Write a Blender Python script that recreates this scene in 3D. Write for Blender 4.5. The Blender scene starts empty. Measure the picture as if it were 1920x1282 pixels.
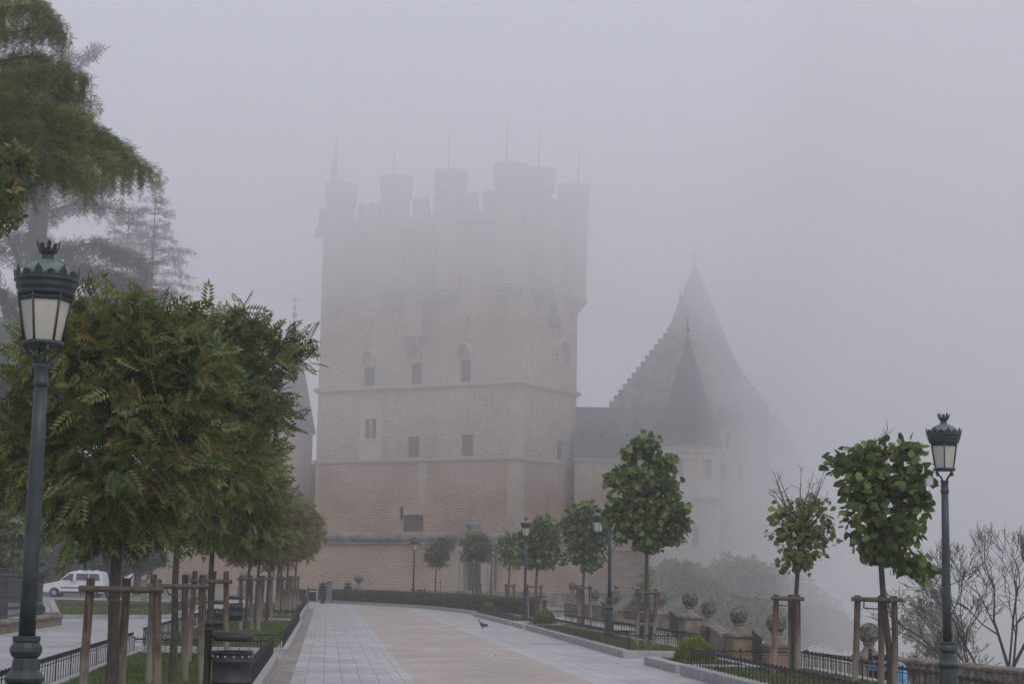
import bpy, math, random
import numpy as np
from mathutils import Vector, Matrix
rnd = random.Random(7)
R = math.radians
# ------------------------------------------------------------------ camera
W0, H0, FPX, EYE = 1920, 1282, 3200.0, 1.75
PITCH = math.atan((1085 - 641) / FPX); ROLL = R(1.0)
scn = bpy.context.scene
col = scn.collection
cf = Vector((0, math.cos(PITCH), math.sin(PITCH)))
r0 = Vector((1, 0, 0)); u0 = Vector((0, -math.sin(PITCH), math.cos(PITCH)))
cr = r0 * math.cos(ROLL) + u0 * math.sin(ROLL)
cu = u0 * math.cos(ROLL) - r0 * math.sin(ROLL)
CAM = Vector((0, 0, EYE))
cd = bpy.data.cameras.new("camera"); cam = bpy.data.objects.new("camera", cd); col.objects.link(cam)
cd.sensor_width = 36; cd.lens = 36 * FPX / W0; cd.clip_end = 5000; cd.clip_start = 0.1
M = Matrix((cr, cu, -cf)).transposed().to_4x4(); M.translation = CAM; cam.matrix_world = M
scn.camera = cam
# ------------------------------------------------------------------ world
SUN_EL, SUN_ROT = R(48), R(150)
world = bpy.data.worlds.new("World"); scn.world = world; world.use_nodes = True
nt = world.node_tree; nt.nodes.clear()
sky = nt.nodes.new('ShaderNodeTexSky'); sky.sky_type = 'NISHITA'; sky.sun_disc = False
sky.sun_elevation = SUN_EL; sky.sun_rotation = SUN_ROT; sky.dust_density = 6; sky.air_density = 1.6; sky.ozone_density = 2.0
hs = nt.nodes.new('ShaderNodeHueSaturation'); hs.inputs['Saturation'].default_value = 0.30
mx = nt.nodes.new('ShaderNodeMix'); mx.data_type = 'RGBA'; mx.inputs[0].default_value = 0.70
mx.inputs[7].default_value = (4.72, 4.97, 6.1, 1)
bg = nt.nodes.new('ShaderNodeBackground'); bg.inputs[1].default_value = 0.125
wo = nt.nodes.new('ShaderNodeOutputWorld')
nt.links.new(sky.outputs[0], hs.inputs['Color']); nt.links.new(hs.outputs[0], mx.inputs[6])
nt.links.new(mx.outputs[2], bg.inputs[0]); nt.links.new(bg.outputs[0], wo.inputs[0])
# ------------------------------------------------------------------ sun (veiled by cloud)
sd = bpy.data.lights.new("sun", 'SUN'); sd.energy = 0.5; sd.angle = R(25); sd.color = (1, 0.97, 0.93)
sun = bpy.data.objects.new("sun", sd); col.objects.link(sun)
sdir = Vector((math.sin(SUN_ROT) * math.cos(SUN_EL), math.cos(SUN_ROT) * math.cos(SUN_EL), math.sin(SUN_EL)))
sun.rotation_euler = sdir.to_track_quat('Z', 'Y').to_euler(); sun.location = (0, -20, 60)
scn.view_settings.view_transform = 'Standard'; scn.view_settings.look = 'None'
scn.view_settings.exposure = 0.34; scn.view_settings.gamma = 1
cy = scn.cycles
cy.max_bounces = 12; cy.diffuse_bounces = 3; cy.glossy_bounces = 2; cy.transmission_bounces = 4
cy.volume_bounces = 10; cy.transparent_max_bounces = 8; cy.use_denoising = True
cy.use_adaptive_sampling = True; cy.adaptive_threshold = 0.02
# ------------------------------------------------------------------ placing helpers
def ray(px, py):
    return cf + cr * ((px - 960) / FPX) - cu * ((py - 641) / FPX)
def at(px, py, Y):
    d = ray(px, py); return CAM + d * (Y / d.y)
def gp(px, py, z=0.0):
    d = ray(px, py); return CAM + d * ((z - EYE) / d.z)
def on_plane(px, py, A, B):          # ray meets the vertical plane through A and B (xy)
    d = ray(px, py); n = Vector((-(B[1] - A[1]), B[0] - A[0], 0))
    k = (n.x * (A[0] - CAM.x) + n.y * (A[1] - CAM.y)) / (n.x * d.x + n.y * d.y)
    return CAM + d * k
SL = 0.105                            # the street runs slightly to the left
def st(t, Y, z=0.0):
    return Vector((t - SL * Y, Y, z))
ROADROT = math.atan(SL)
# ------------------------------------------------------------------ meshes
class MB:
    def __init__(s): s.v = []; s.f = []; s.np = []
    def add(s, vs, fs):
        b = len(s.v); s.v += [tuple(v) for v in vs]; s.f += [tuple(i + b for i in f) for f in fs]; return s
    def box(s, c, size, rz=0.0, taper=1.0, tilt=None):
        x, y, z = [k / 2 for k in size]; vs = []
        for k, (a, b, d) in enumerate([(-x,-y,-z),(x,-y,-z),(x,y,-z),(-x,y,-z),(-x,-y,z),(x,-y,z),(x,y,z),(-x,y,z)]):
            if k > 3: a *= taper; b *= taper
            p = Vector((a, b, d))
            if tilt: p = tilt @ p
            p = Matrix.Rotation(rz, 3, 'Z') @ p
            vs.append(p + Vector(c))
        return s.add(vs, [(0,3,2,1),(4,5,6,7),(0,1,5,4),(1,2,6,5),(2,3,7,6),(3,0,4,7)])
    def tube(s, pts, rad, n=8, cap=True):
        pts = [Vector(p) for p in pts]
        if not hasattr(rad, '__len__'): rad = [rad] * len(pts)
        vs = []; ref = None
        for i, p in enumerate(pts):
            d = (pts[min(i + 1, len(pts) - 1)] - pts[max(i - 1, 0)])
            d = d.normalized() if d.length > 1e-9 else Vector((0, 0, 1))
            if ref is None:
                ref = Vector((1, 0, 0)) if abs(d.x) < 0.8 else Vector((0, 1, 0))
            a = (ref - d * ref.dot(d)).normalized(); ref = a; b = d.cross(a)
            for k in range(n):
                t = 2 * math.pi * k / n
                vs.append(p + (a * math.cos(t) + b * math.sin(t)) * rad[i])
        fs = []
        for i in range(len(pts) - 1):
            for k in range(n):
                k2 = (k + 1) % n
                fs.append((i * n + k, i * n + k2, (i + 1) * n + k2, (i + 1) * n + k))
        if cap:
            fs.append(tuple(range(n - 1, -1, -1))); fs.append(tuple((len(pts) - 1) * n + k for k in range(n)))
        return s.add(vs, fs)
    def lathe(s, prof, n=24, o=(0, 0, 0), flute=0.0, rz=0.0):
        vs = []; o = Vector(o)
        for (r, z) in prof:
            for k in range(n):
                t = 2 * math.pi * k / n + rz
                q = r * (1 - (flute if k % 2 else 0))
                vs.append(o + Vector((q * math.cos(t), q * math.sin(t), z)))
        fs = []
        for i in range(len(prof) - 1):
            for k in range(n):
                k2 = (k + 1) % n; fs.append((i * n + k, i * n + k2, (i + 1) * n + k2, (i + 1) * n + k))
        fs.append(tuple(range(n - 1, -1, -1))); fs.append(tuple((len(prof) - 1) * n + k for k in range(n)))
        return s.add(vs, fs)
    def sphere(s, c, r, n=16, m=10, sc=(1, 1, 1)):
        c = Vector(c); vs = [c + Vector((0, 0, -r * sc[2]))]
        for i in range(1, m):
            a = -math.pi / 2 + math.pi * i / m
            for k in range(n):
                t = 2 * math.pi * k / n
                vs.append(c + Vector((r * sc[0] * math.cos(a) * math.cos(t), r * sc[1] * math.cos(a) * math.sin(t), r * sc[2] * math.sin(a))))
        vs.append(c + Vector((0, 0, r * sc[2]))); L = len(vs) - 1; fs = []
        for k in range(n):
            k2 = (k + 1) % n
            fs.append((0, 1 + k2, 1 + k)); fs.append((L, L - n + k, L - n + k2))
            for i in range(m - 2):
                fs.append((1 + i * n + k, 1 + i * n + k2, 1 + (i + 1) * n + k2, 1 + (i + 1) * n + k))
        return s.add(vs, fs)
    def prism(s, poly, z0, z1):        # poly: xy points, z0/z1 numbers or per-point lists
        n = len(poly)
        a = z0 if hasattr(z0, '__len__') else [z0] * n; b = z1 if hasattr(z1, '__len__') else [z1] * n
        ar = sum(poly[i][0] * poly[(i + 1) % n][1] - poly[(i + 1) % n][0] * poly[i][1] for i in range(n))
        if ar < 0: poly = poly[::-1]; a = list(a)[::-1]; b = list(b)[::-1]
        vs = [(p[0], p[1], a[i]) for i, p in enumerate(poly)] + [(p[0], p[1], b[i]) for i, p in enumerate(poly)]
        fs = [tuple(range(n - 1, -1, -1)), tuple(range(n, 2 * n))] + [(i, (i + 1) % n, n + (i + 1) % n, n + i) for i in range(n)]
        return s.add(vs, fs)
    def plate(s, pts, thick, nrm):     # outline in 3D given thickness along nrm
        n = len(pts); nrm = Vector(nrm) * thick
        vs = [Vector(p) for p in pts] + [Vector(p) + nrm for p in pts]
        return s.add(vs, [tuple(range(n - 1, -1, -1)), tuple(range(n, 2 * n))] + [(i, (i + 1) % n, n + (i + 1) % n, n + i) for i in range(n)])
    def xform(s, m):
        s.v = [tuple(m @ Vector(v)) for v in s.v]; return s
    def build(s, name, mat, parent=None, smooth=False, loc=None, bevel=0):
        me = bpy.data.meshes.new(name); me.from_pydata([tuple(v) for v in s.v], [], s.f); me.update()
        if mat: me.materials.append(mat)
        if smooth:
            me.polygons.foreach_set('use_smooth', [len(p.vertices) <= 4 for p in me.polygons])
        o = bpy.data.objects.new(name, me); col.objects.link(o)
        if parent: o.parent = parent
        if loc is not None: o.location = loc
        if bevel:
            b = o.modifiers.new('bevel', 'BEVEL'); b.width = bevel; b.segments = 2; b.limit_method = 'ANGLE'
        return o
def npmesh(name, V, F, mat, parent=None, nper=None):
    """V (n,3); F (m,k) same-size faces, or list of such arrays"""
    if not isinstance(F, list): F = [F]
    me = bpy.data.meshes.new(name); me.vertices.add(len(V)); me.vertices.foreach_set('co', V.astype(np.float32).ravel())
    nl = sum(f.size for f in F); nf = sum(len(f) for f in F)
    me.loops.add(nl); me.polygons.add(nf)
    me.loops.foreach_set('vertex_index', np.concatenate([f.ravel() for f in F]).astype(np.int32))
    tot = np.concatenate([np.full(len(f), f.shape[1]) for f in F]); start = np.concatenate([[0], np.cumsum(tot)[:-1]])
    me.polygons.foreach_set('loop_start', start.astype(np.int32))
    try: me.polygons.foreach_set('loop_total', tot.astype(np.int32))
    except Exception: pass
    me.update(calc_edges=True); me.validate()
    if mat: me.materials.append(mat)
    o = bpy.data.objects.new(name, me); col.objects.link(o)
    if parent: o.parent = parent
    return o
def tag(o, label=None, cat=None, group=None, kind=None):
    if label: o['label'] = label
    if cat: o['category'] = cat
    if group: o['group'] = group
    if kind: o['kind'] = kind
    return o
def empty(name, loc=(0, 0, 0), rz=0.0, label=None, cat=None, group=None, scale=None):
    o = bpy.data.objects.new(name, None); col.objects.link(o); o.location = loc; o.rotation_euler = (0, 0, rz)
    o.empty_display_size = 0.2
    if scale: o.scale = (scale,) * 3 if not hasattr(scale, '__len__') else scale
    return tag(o, label, cat, group)
def copy_tree(root, loc, rz=0.0, label=None, group=None, scale=None):
    r = root.copy(); col.objects.link(r); r.location = loc; r.rotation_euler = (0, 0, rz)
    if scale: r.scale = (scale,) * 3 if not hasattr(scale, '__len__') else scale
    if label: r['label'] = label
    if group: r['group'] = group
    for ch in list(root.children):
        c = ch.copy(); col.objects.link(c); c.parent = r
        for g in list(ch.children):
            d = g.copy(); col.objects.link(d); d.parent = c
    return r
# ------------------------------------------------------------------ materials
def srgb(r, g, b):
    f = lambda c: (c / 255 / 12.92) if c / 255 <= 0.04045 else ((c / 255 + 0.055) / 1.055) ** 2.4
    return (f(r), f(g), f(b), 1)
def mat(name, cols, scale=3.0, rough=0.8, bump=0.0, bscale=None, metal=0.0, detail=5, pos=None, coords='Object', trans=0.0, island=0.0, spec=0.3, stretch=None):
    m = bpy.data.materials.new(name); m.use_nodes = True; n = m.node_tree; P = n.nodes['Principled BSDF']
    P.inputs['Roughness'].default_value = rough; P.inputs['Metallic'].default_value = metal
    P.inputs['Specular IOR Level'].default_value = spec
    tc = n.nodes.new('ShaderNodeTexCoord'); src = tc.outputs[coords]
    if stretch:
        mp = n.nodes.new('ShaderNodeMapping'); mp.inputs['Scale'].default_value = stretch
        n.links.new(src, mp.inputs[0]); src = mp.outputs[0]
    nz = n.nodes.new('ShaderNodeTexNoise'); nz.inputs['Scale'].default_value = scale; nz.inputs['Detail'].default_value = detail
    n.links.new(src, nz.inputs['Vector'])
    fac = nz.outputs['Fac']
    if island:
        g = n.nodes.new('ShaderNodeNewGeometry'); a = n.nodes.new('ShaderNodeMath'); a.operation = 'SUBTRACT'; a.inputs[1].default_value = 0.5
        n.links.new(g.outputs['Random Per Island'], a.inputs[0])
        b = n.nodes.new('ShaderNodeMath'); b.operation = 'MULTIPLY_ADD'; b.inputs[1].default_value = island
        n.links.new(a.outputs[0], b.inputs[0]); n.links.new(fac, b.inputs[2]); fac = b.outputs[0]
    cr_ = n.nodes.new('ShaderNodeValToRGB'); e = cr_.color_ramp.elements
    if pos is None: pos = [0.3 + 0.4 * i / max(1, len(cols) - 1) for i in range(len(cols))]
    e[0].position = pos[0]; e[0].color = (*cols[0][:3], 1); e[1].position = pos[-1]; e[1].color = (*cols[-1][:3], 1)
    for c, p in list(zip(cols, pos))[1:-1]:
        q = e.new(p); q.color = (*c[:3], 1)
    n.links.new(fac, cr_.inputs[0]); n.links.new(cr_.outputs[0], P.inputs['Base Color'])
    if bump:
        nb = n.nodes.new('ShaderNodeTexNoise'); nb.inputs['Scale'].default_value = bscale or scale * 4; nb.inputs['Detail'].default_value = 4
        n.links.new(src, nb.inputs['Vector'])
        bp = n.nodes.new('ShaderNodeBump'); bp.inputs['Strength'].default_value = 1; bp.inputs['Distance'].default_value = bump
        n.links.new(nb.outputs['Fac'], bp.inputs['Height']); n.links.new(bp.outputs[0], P.inputs['Normal'])
    if trans:
        tr = n.nodes.new('ShaderNodeBsdfTranslucent'); ms = n.nodes.new('ShaderNodeMixShader'); ms.inputs[0].default_value = trans
        out = n.nodes['Material Output']; n.links.new(cr_.outputs[0], tr.inputs[0])
        n.links.new(P.outputs[0], ms.inputs[1]); n.links.new(tr.outputs[0], ms.inputs[2]); n.links.new(ms.outputs[0], out.inputs[0])
    m['ramp'] = cr_.name
    return m
def paving(name, c1, c2, mortar, bw, bh, msize=0.01, rough=0.6, offset=0.5, bump=0.003, stain=0.36, rot=0.0):
    m = bpy.data.materials.new(name); m.use_nodes = True; n = m.node_tree; P = n.nodes['Principled BSDF']
    tc = n.nodes.new('ShaderNodeTexCoord'); mp = n.nodes.new('ShaderNodeMapping'); mp.inputs['Rotation'].default_value = (0, 0, rot)
    n.links.new(tc.outputs['Object'], mp.inputs[0])
    br = n.nodes.new('ShaderNodeTexBrick'); br.offset = offset; br.inputs['Scale'].default_value = 1
    br.inputs['Color1'].default_value = c1; br.inputs['Color2'].default_value = c2; br.inputs['Mortar'].default_value = mortar
    br.inputs['Brick Width'].default_value = bw; br.inputs['Row Height'].default_value = bh; br.inputs['Mortar Size'].default_value = msize
    br.inputs['Mortar Smooth'].default_value = 0.3
    n.links.new(mp.outputs[0], br.inputs['Vector'])
    nz = n.nodes.new('ShaderNodeTexNoise'); nz.inputs['Scale'].default_value = 0.45; nz.inputs['Detail'].default_value = 8; nz.inputs['Roughness'].default_value = 0.65
    n.links.new(tc.outputs['Object'], nz.inputs[0])
    n2 = n.nodes.new('ShaderNodeTexNoise'); n2.inputs['Scale'].default_value = 45; n2.inputs['Detail'].default_value = 3
    n.links.new(tc.outputs['Object'], n2.inputs[0])
    mr = n.nodes.new('ShaderNodeMapRange'); mr.inputs[1].default_value = 0.3; mr.inputs[2].default_value = 0.7; mr.inputs[3].default_value = 1 - stain; mr.inputs[4].default_value = 1 + stain * 0.5
    n.links.new(nz.outputs['Fac'], mr.inputs[0])
    m2 = n.nodes.new('ShaderNodeMapRange'); m2.inputs[1].default_value = 0.3; m2.inputs[2].default_value = 0.7; m2.inputs[3].default_value = 0.88; m2.inputs[4].default_value = 1.1
    n.links.new(n2.outputs['Fac'], m2.inputs[0])
    mu = n.nodes.new('ShaderNodeMath'); mu.operation = 'MULTIPLY'; n.links.new(mr.outputs[0], mu.inputs[0]); n.links.new(m2.outputs[0], mu.inputs[1])
    vm = n.nodes.new('ShaderNodeVectorMath'); vm.operation = 'SCALE'
    n.links.new(br.outputs['Color'], vm.inputs[0]); n.links.new(mu.outputs[0], vm.inputs['Scale'])
    n.links.new(vm.outputs[0], P.inputs['Base Color'])
    r2 = n.nodes.new('ShaderNodeMapRange'); r2.inputs[1].default_value = 0.3; r2.inputs[2].default_value = 0.7; r2.inputs[3].default_value = rough - 0.12; r2.inputs[4].default_value = rough + 0.12
    n.links.new(nz.outputs['Fac'], r2.inputs[0]); n.links.new(r2.outputs[0], P.inputs['Roughness'])
    ad = n.nodes.new('ShaderNodeMath'); ad.operation = 'MULTIPLY_ADD'; ad.inputs[1].default_value = -1.0
    n.links.new(br.outputs['Fac'], ad.inputs[0]); n.links.new(n2.outputs['Fac'], ad.inputs[2])
    bp = n.nodes.new('ShaderNodeBump'); bp.inputs['Distance'].default_value = bump; n.links.new(ad.outputs[0], bp.inputs['Height']); n.links.new(bp.outputs[0], P.inputs['Normal'])
    P.inputs['Specular IOR Level'].default_value = 0.3
    return m
def castle_mat(name, ca, cb, cdot, cell=0.42, dots=0.7, course=False):
    """sgraffito render: small dark roundels on stone-coloured plaster, long stains, coursed masonry showing through"""
    m = bpy.data.materials.new(name); m.use_nodes = True; n = m.node_tree; P = n.nodes['Principled BSDF']; P.inputs['Roughness'].default_value = 0.9
    P.inputs['Specular IOR Level'].default_value = 0.15
    tc = n.nodes.new('ShaderNodeTexCoord')
    sp = n.nodes.new('ShaderNodeSeparateXYZ'); n.links.new(tc.outputs['Object'], sp.inputs[0])
    ax = n.nodes.new('ShaderNodeMath'); ax.operation = 'MULTIPLY_ADD'; ax.inputs[1].default_value = 0.04; n.links.new(sp.outputs[1], ax.inputs[0]); n.links.new(sp.outputs[0], ax.inputs[2])
    cb_ = n.nodes.new('ShaderNodeCombineXYZ'); n.links.new(ax.outputs[0], cb_.inputs[0]); n.links.new(sp.outputs[2], cb_.inputs[1])
    vo = n.nodes.new('ShaderNodeTexVoronoi'); vo.inputs['Scale'].default_value = 1 / cell; vo.inputs['Randomness'].default_value = 0.6
    vo.voronoi_dimensions = '2D'; n.links.new(cb_.outputs[0], vo.inputs['Vector'])
    big = n.nodes.new('ShaderNodeTexNoise'); big.inputs['Scale'].default_value = 0.13; big.inputs['Detail'].default_value = 9; big.inputs['Roughness'].default_value = 0.62
    n.links.new(tc.outputs['Object'], big.inputs[0])
    rp = n.nodes.new('ShaderNodeValToRGB'); rp.color_ramp.elements[0].position = 0.36; rp.color_ramp.elements[0].color = ca
    rp.color_ramp.elements[1].position = 0.62; rp.color_ramp.elements[1].color = cb; n.links.new(big.outputs['Fac'], rp.inputs[0])
    mr = n.nodes.new('ShaderNodeMapRange'); mr.inputs[1].default_value = 0.12; mr.inputs[2].default_value = 0.42; mr.inputs[3].default_value = dots; mr.inputs[4].default_value = 0.0
    n.links.new(vo.outputs['Distance'], mr.inputs[0])
    fine = n.nodes.new('ShaderNodeTexNoise'); fine.inputs['Scale'].default_value = 0.8; fine.inputs['Detail'].default_value = 6; n.links.new(tc.outputs['Object'], fine.inputs[0])
    fr = n.nodes.new('ShaderNodeMapRange'); fr.inputs[1].default_value = 0.35; fr.inputs[2].default_value = 0.65; n.links.new(fine.outputs['Fac'], fr.inputs[0])
    mm = n.nodes.new('ShaderNodeMath'); mm.operation = 'MULTIPLY'; n.links.new(mr.outputs[0], mm.inputs[0]); n.links.new(fr.outputs[0], mm.inputs[1])
    mx = n.nodes.new('ShaderNodeMix'); mx.data_type = 'RGBA'; n.links.new(mm.outputs[0], mx.inputs[0]); n.links.new(rp.outputs[0], mx.inputs[6]); mx.inputs[7].default_value = cdot
    last = mx.outputs[2]
    if course:
        br = n.nodes.new('ShaderNodeTexBrick'); br.inputs['Scale'].default_value = 1; br.inputs['Brick Width'].default_value = 1.1; br.inputs['Row Height'].default_value = 0.45
        br.inputs['Mortar Size'].default_value = 0.04; br.inputs['Color1'].default_value = (1, 1, 1, 1); br.inputs['Color2'].default_value = (0.86, 0.84, 0.82, 1); br.inputs['Mortar'].default_value = (0.7, 0.68, 0.66, 1)
        n.links.new(cb_.outputs[0], br.inputs['Vector'])
        mz = n.nodes.new('ShaderNodeMix'); mz.data_type = 'RGBA'; mz.blend_type = 'MULTIPLY'; mz.inputs[0].default_value = 0.8
        n.links.new(last, mz.inputs[6]); n.links.new(br.outputs[0], mz.inputs[7]); last = mz.outputs[2]
    n.links.new(last, P.inputs['Base Color'])
    bp = n.nodes.new('ShaderNodeBump'); bp.inputs['Distance'].default_value = 0.08; n.links.new(vo.outputs['Distance'], bp.inputs['Height']); n.links.new(bp.outputs[0], P.inputs['Normal'])
    return m
C = lambda *a: (*a, 1)
granite = mat('granite', [C(.20,.20,.21), C(.30,.30,.31), C(.40,.40,.41)], 30, .75, .002, 80)
kerb_m = mat('kerb_granite', [C(.22,.22,.225), C(.34,.335,.335)], 6, .8, .004, 50, detail=9)
street_m = paving('street_slabs', C(.385,.375,.38), C(.335,.325,.33), C(.22,.21,.21), 0.62, 0.31, 0.008, .6, rot=R(90))
pink_m = paving('pink_paving', C(.405,.345,.315), C(.355,.30,.275), C(.24,.205,.185), 0.42, 0.21, 0.007, .65)
band_m = paving('band_slabs', C(.40,.395,.41), C(.35,.345,.36), C(.22,.215,.22), 0.9, 0.45, 0.008, .6, rot=R(90))
gut_m = mat('gutter_stone', [C(.17,.15,.135), C(.29,.26,.24)], 2.5, .85, .01, 40, detail=8)
path_m = paving('side_path', C(.36,.355,.365), C(.31,.305,.315), C(.2,.195,.2), 0.8, 0.4, 0.01, .6)
grass_m = mat('grass_blades', [C(.055,.085,.02), C(.09,.13,.032), C(.14,.16,.05)], 1.5, .8, trans=.2, island=.5)
lawn_m = mat('lawn_soil', [C(.05,.06,.02), C(.085,.105,.032), C(.11,.12,.05)], 3, .95, .03, 40, detail=9)
iron = mat('black_iron', [C(.009,.010,.011), C(.022,.024,.025)], 12, .6, .001, 60, spec=.4)
lampm = mat('lamp_green_iron', [C(.013,.020,.022), C(.032,.043,.046)], 9, .5, .0015, 50, spec=.45)
dome_m = mat('verdigris_dome', [C(.07,.10,.09), C(.12,.155,.14)], 14, .5, spec=.45)
glass_m = mat('frosted_lamp_glass', [C(.36,.34,.29), C(.46,.44,.385)], 6, .35, spec=.5)
log_m = bpy.data.materials.new('stake_wood')
wood_dark = mat('stake_log', [C(.04,.026,.019), C(.085,.056,.040), C(.16,.125,.10)], 5, .85, .006, 40, detail=8, stretch=(6, 6, .7))
def weathered(m):
    n = m.node_tree; P = n.nodes['Principled BSDF']; tc = n.nodes.new('ShaderNodeTexCoord'); sp = n.nodes.new('ShaderNodeSeparateXYZ'); n.links.new(tc.outputs['Object'], sp.inputs[0])
    nz = n.nodes.new('ShaderNodeTexNoise'); nz.inputs['Scale'].default_value = 7; n.links.new(tc.outputs['Object'], nz.inputs[0])
    a = n.nodes.new('ShaderNodeMath'); a.operation = 'MULTIPLY_ADD'; a.inputs[1].default_value = .9; n.links.new(nz.outputs['Fac'], a.inputs[0]); n.links.new(sp.outputs[2], a.inputs[2])
    mr = n.nodes.new('ShaderNodeMapRange'); mr.inputs[1].default_value = .75; mr.inputs[2].default_value = 1.45; mr.inputs[3].default_value = .85; mr.inputs[4].default_value = 0; n.links.new(a.outputs[0], mr.inputs[0])
    mx = n.nodes.new('ShaderNodeMix'); mx.data_type = 'RGBA'; src = P.inputs['Base Color'].links[0].from_socket; n.links.new(mr.outputs[0], mx.inputs[0]); n.links.new(src, mx.inputs[6]); mx.inputs[7].default_value = (.235, .20, .165, 1)
    n.links.new(mx.outputs[2], P.inputs['Base Color'])
weathered(wood_dark)
rail_w = mat('rail_log', [C(.06,.048,.038), C(.125,.105,.085)], 6, .85, .006, 40, stretch=(3, 3, 3))
bark = mat('young_bark', [C(.035,.03,.025), C(.09,.078,.065)], 9, .9, .006, 50, detail=8, stretch=(4, 4, 1))
bark_big = mat('old_bark', [C(.04,.034,.028), C(.10,.085,.07)], 2, .95, .04, 12, detail=9, stretch=(3, 3, .6))
leaf_a = mat('ash_leaf', [C(.035,.06,.012), C(.072,.105,.018), C(.13,.158,.030), C(.24,.13,.05)], 2.2, .5, trans=.35, island=.32, pos=[.28,.44,.6,.80], spec=.4)
leaf_b = mat('autumnal_leaf', [C(.075,.065,.016), C(.14,.12,.03), C(.23,.12,.055)], 1.3, .55, trans=.3, island=.5, spec=.4)
leaf_l = mat('lime_leaf', [C(.05,.085,.018), C(.09,.14,.03), C(.15,.20,.05)], 1.5, .5, trans=.35, island=.5, spec=.4)
leaf_y = mat('young_leaf', [C(.09,.12,.03), C(.15,.18,.045), C(.22,.24,.08)], 1.6, .5, trans=.35, island=.5, spec=.4)
leaf_d = mat('shrub_leaf', [C(.06,.09,.03), C(.11,.155,.055), C(.17,.21,.085)], .5, .6, trans=.3, island=.5)
trim_m = mat('pale_trim', [C(.43,.355,.28), C(.52,.435,.345)], .8, .9)
slope_l = mat('slope_leaf', [C(.07,.11,.03), C(.14,.20,.06), C(.23,.29,.11)], .45, .6, trans=.3, island=.4)
leaf_p = mat('pale_new_leaf', [C(.13,.14,.06), C(.20,.19,.09)], 1, .6, trans=.3, island=.5)
cedar_m = mat('cedar_needles', [C(.045,.06,.018), C(.10,.12,.03), C(.18,.20,.045)], .55, .75, trans=.15, island=.4)
conif_m = mat('conifer_needles', [C(.018,.028,.018), C(.045,.060,.035)], .6, .8, island=.4)
hedge_m = mat('hedge_leaf', [C(.06,.058,.025), C(.10,.092,.04), C(.13,.085,.05)], 1.2, .7, trans=.15, island=.6)
bush_m = mat('box_leaf', [C(.10,.13,.022), C(.18,.21,.04), C(.27,.29,.07)], 4, .6, trans=.2, island=.6)
twig_m = mat('twig', [C(.03,.026,.023), C(.07,.06,.05)], 8, .9)
ball_m = mat('lichened_stone', [C(.035,.032,.027), C(.095,.088,.072), C(.19,.175,.15)], 9, .95, .015, 30, detail=9, pos=[.38,.52,.68])
ped_m = mat('pedestal_stone', [C(.08,.065,.055), C(.16,.13,.11), C(.25,.21,.175)], 3.2, .95, .012, 25, detail=9)
sand_m = mat('ochre_stone', [C(.12,.09,.06), C(.26,.205,.135)], 4, .95, .015, 22, detail=9)
brick_m = paving('brick_pier', C(.27,.155,.115), C(.22,.13,.10), C(.24,.2,.17), .24, .07, .012, .9, bump=.006)
pwall_m = mat('rubble_parapet', [C(.06,.045,.04), C(.15,.115,.10), C(.27,.22,.19)], 4.5, .95, .02, 18, detail=9, pos=[.34,.5,.7])
cope_m = mat('weathered_coping', [C(.09,.08,.075), C(.20,.175,.16), C(.30,.26,.235)], 1.0, .95, .03, 9, detail=9)
CA, CB, CD = C(.37,.27,.195), C(.47,.365,.275), C(.13,.095,.075)
cas_lo = castle_mat('sgraffito_low', C(.34,.235,.165), C(.47,.35,.255), CD, .36, .5)
cas_hi = castle_mat('sgraffito_high', CA, CB, CD, .5, .55)
cas_mid = castle_mat('sgraffito_middle', C(.37,.29,.205), C(.46,.37,.275), C(.12,.09,.075), .50, .62)
cas_co = castle_mat('coursed_stone', C(.40,.31,.235), C(.48,.385,.30), CD, .9, .3, True)
cas_pl = mat('dressed_stone', [C(.36,.29,.235), C(.46,.385,.32)], .5, .9, .02, 4, detail=8)
slate = castle_mat('slate_roof', C(.06,.062,.07), C(.10,.10,.11), C(.04,.04,.045), .5, .4, True)
winm = mat('window_dark', [C(.025,.022,.022), C(.06,.05,.048)], 1.2, .4)
wood_m = mat('shutter_wood', [C(.07,.045,.035), C(.14,.09,.07)], 2, .8, stretch=(4,4,.5))
white_p = mat('white_paint', [C(.72,.73,.74), C(.80,.80,.80)], 2, .3, spec=.5)
carglass = mat('car_glass', [C(.03,.035,.04), C(.07,.075,.08)], 2, .12, spec=.6)
rubber = mat('rubber', [C(.02,.02,.02), C(.04,.04,.04)], 5, .8)
hub_m = mat('wheel_hub', [C(.30,.31,.32), C(.42,.43,.44)], 5, .4, metal=.4)
trimm = mat('black_trim', [C(.03,.03,.032), C(.05,.05,.052)], 5, .6)
blue_m = mat('blue_plastic', [C(.12,.30,.50), C(.22,.46,.68)], 9, .35, .01, 14, trans=.3, spec=.5)
pig_m = mat('pigeon_grey', [C(.03,.032,.038), C(.10,.10,.115)], 12, .7)
green_s = mat('green_sign', [C(.02,.20,.13), C(.03,.26,.17)], 2, .4)
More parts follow.
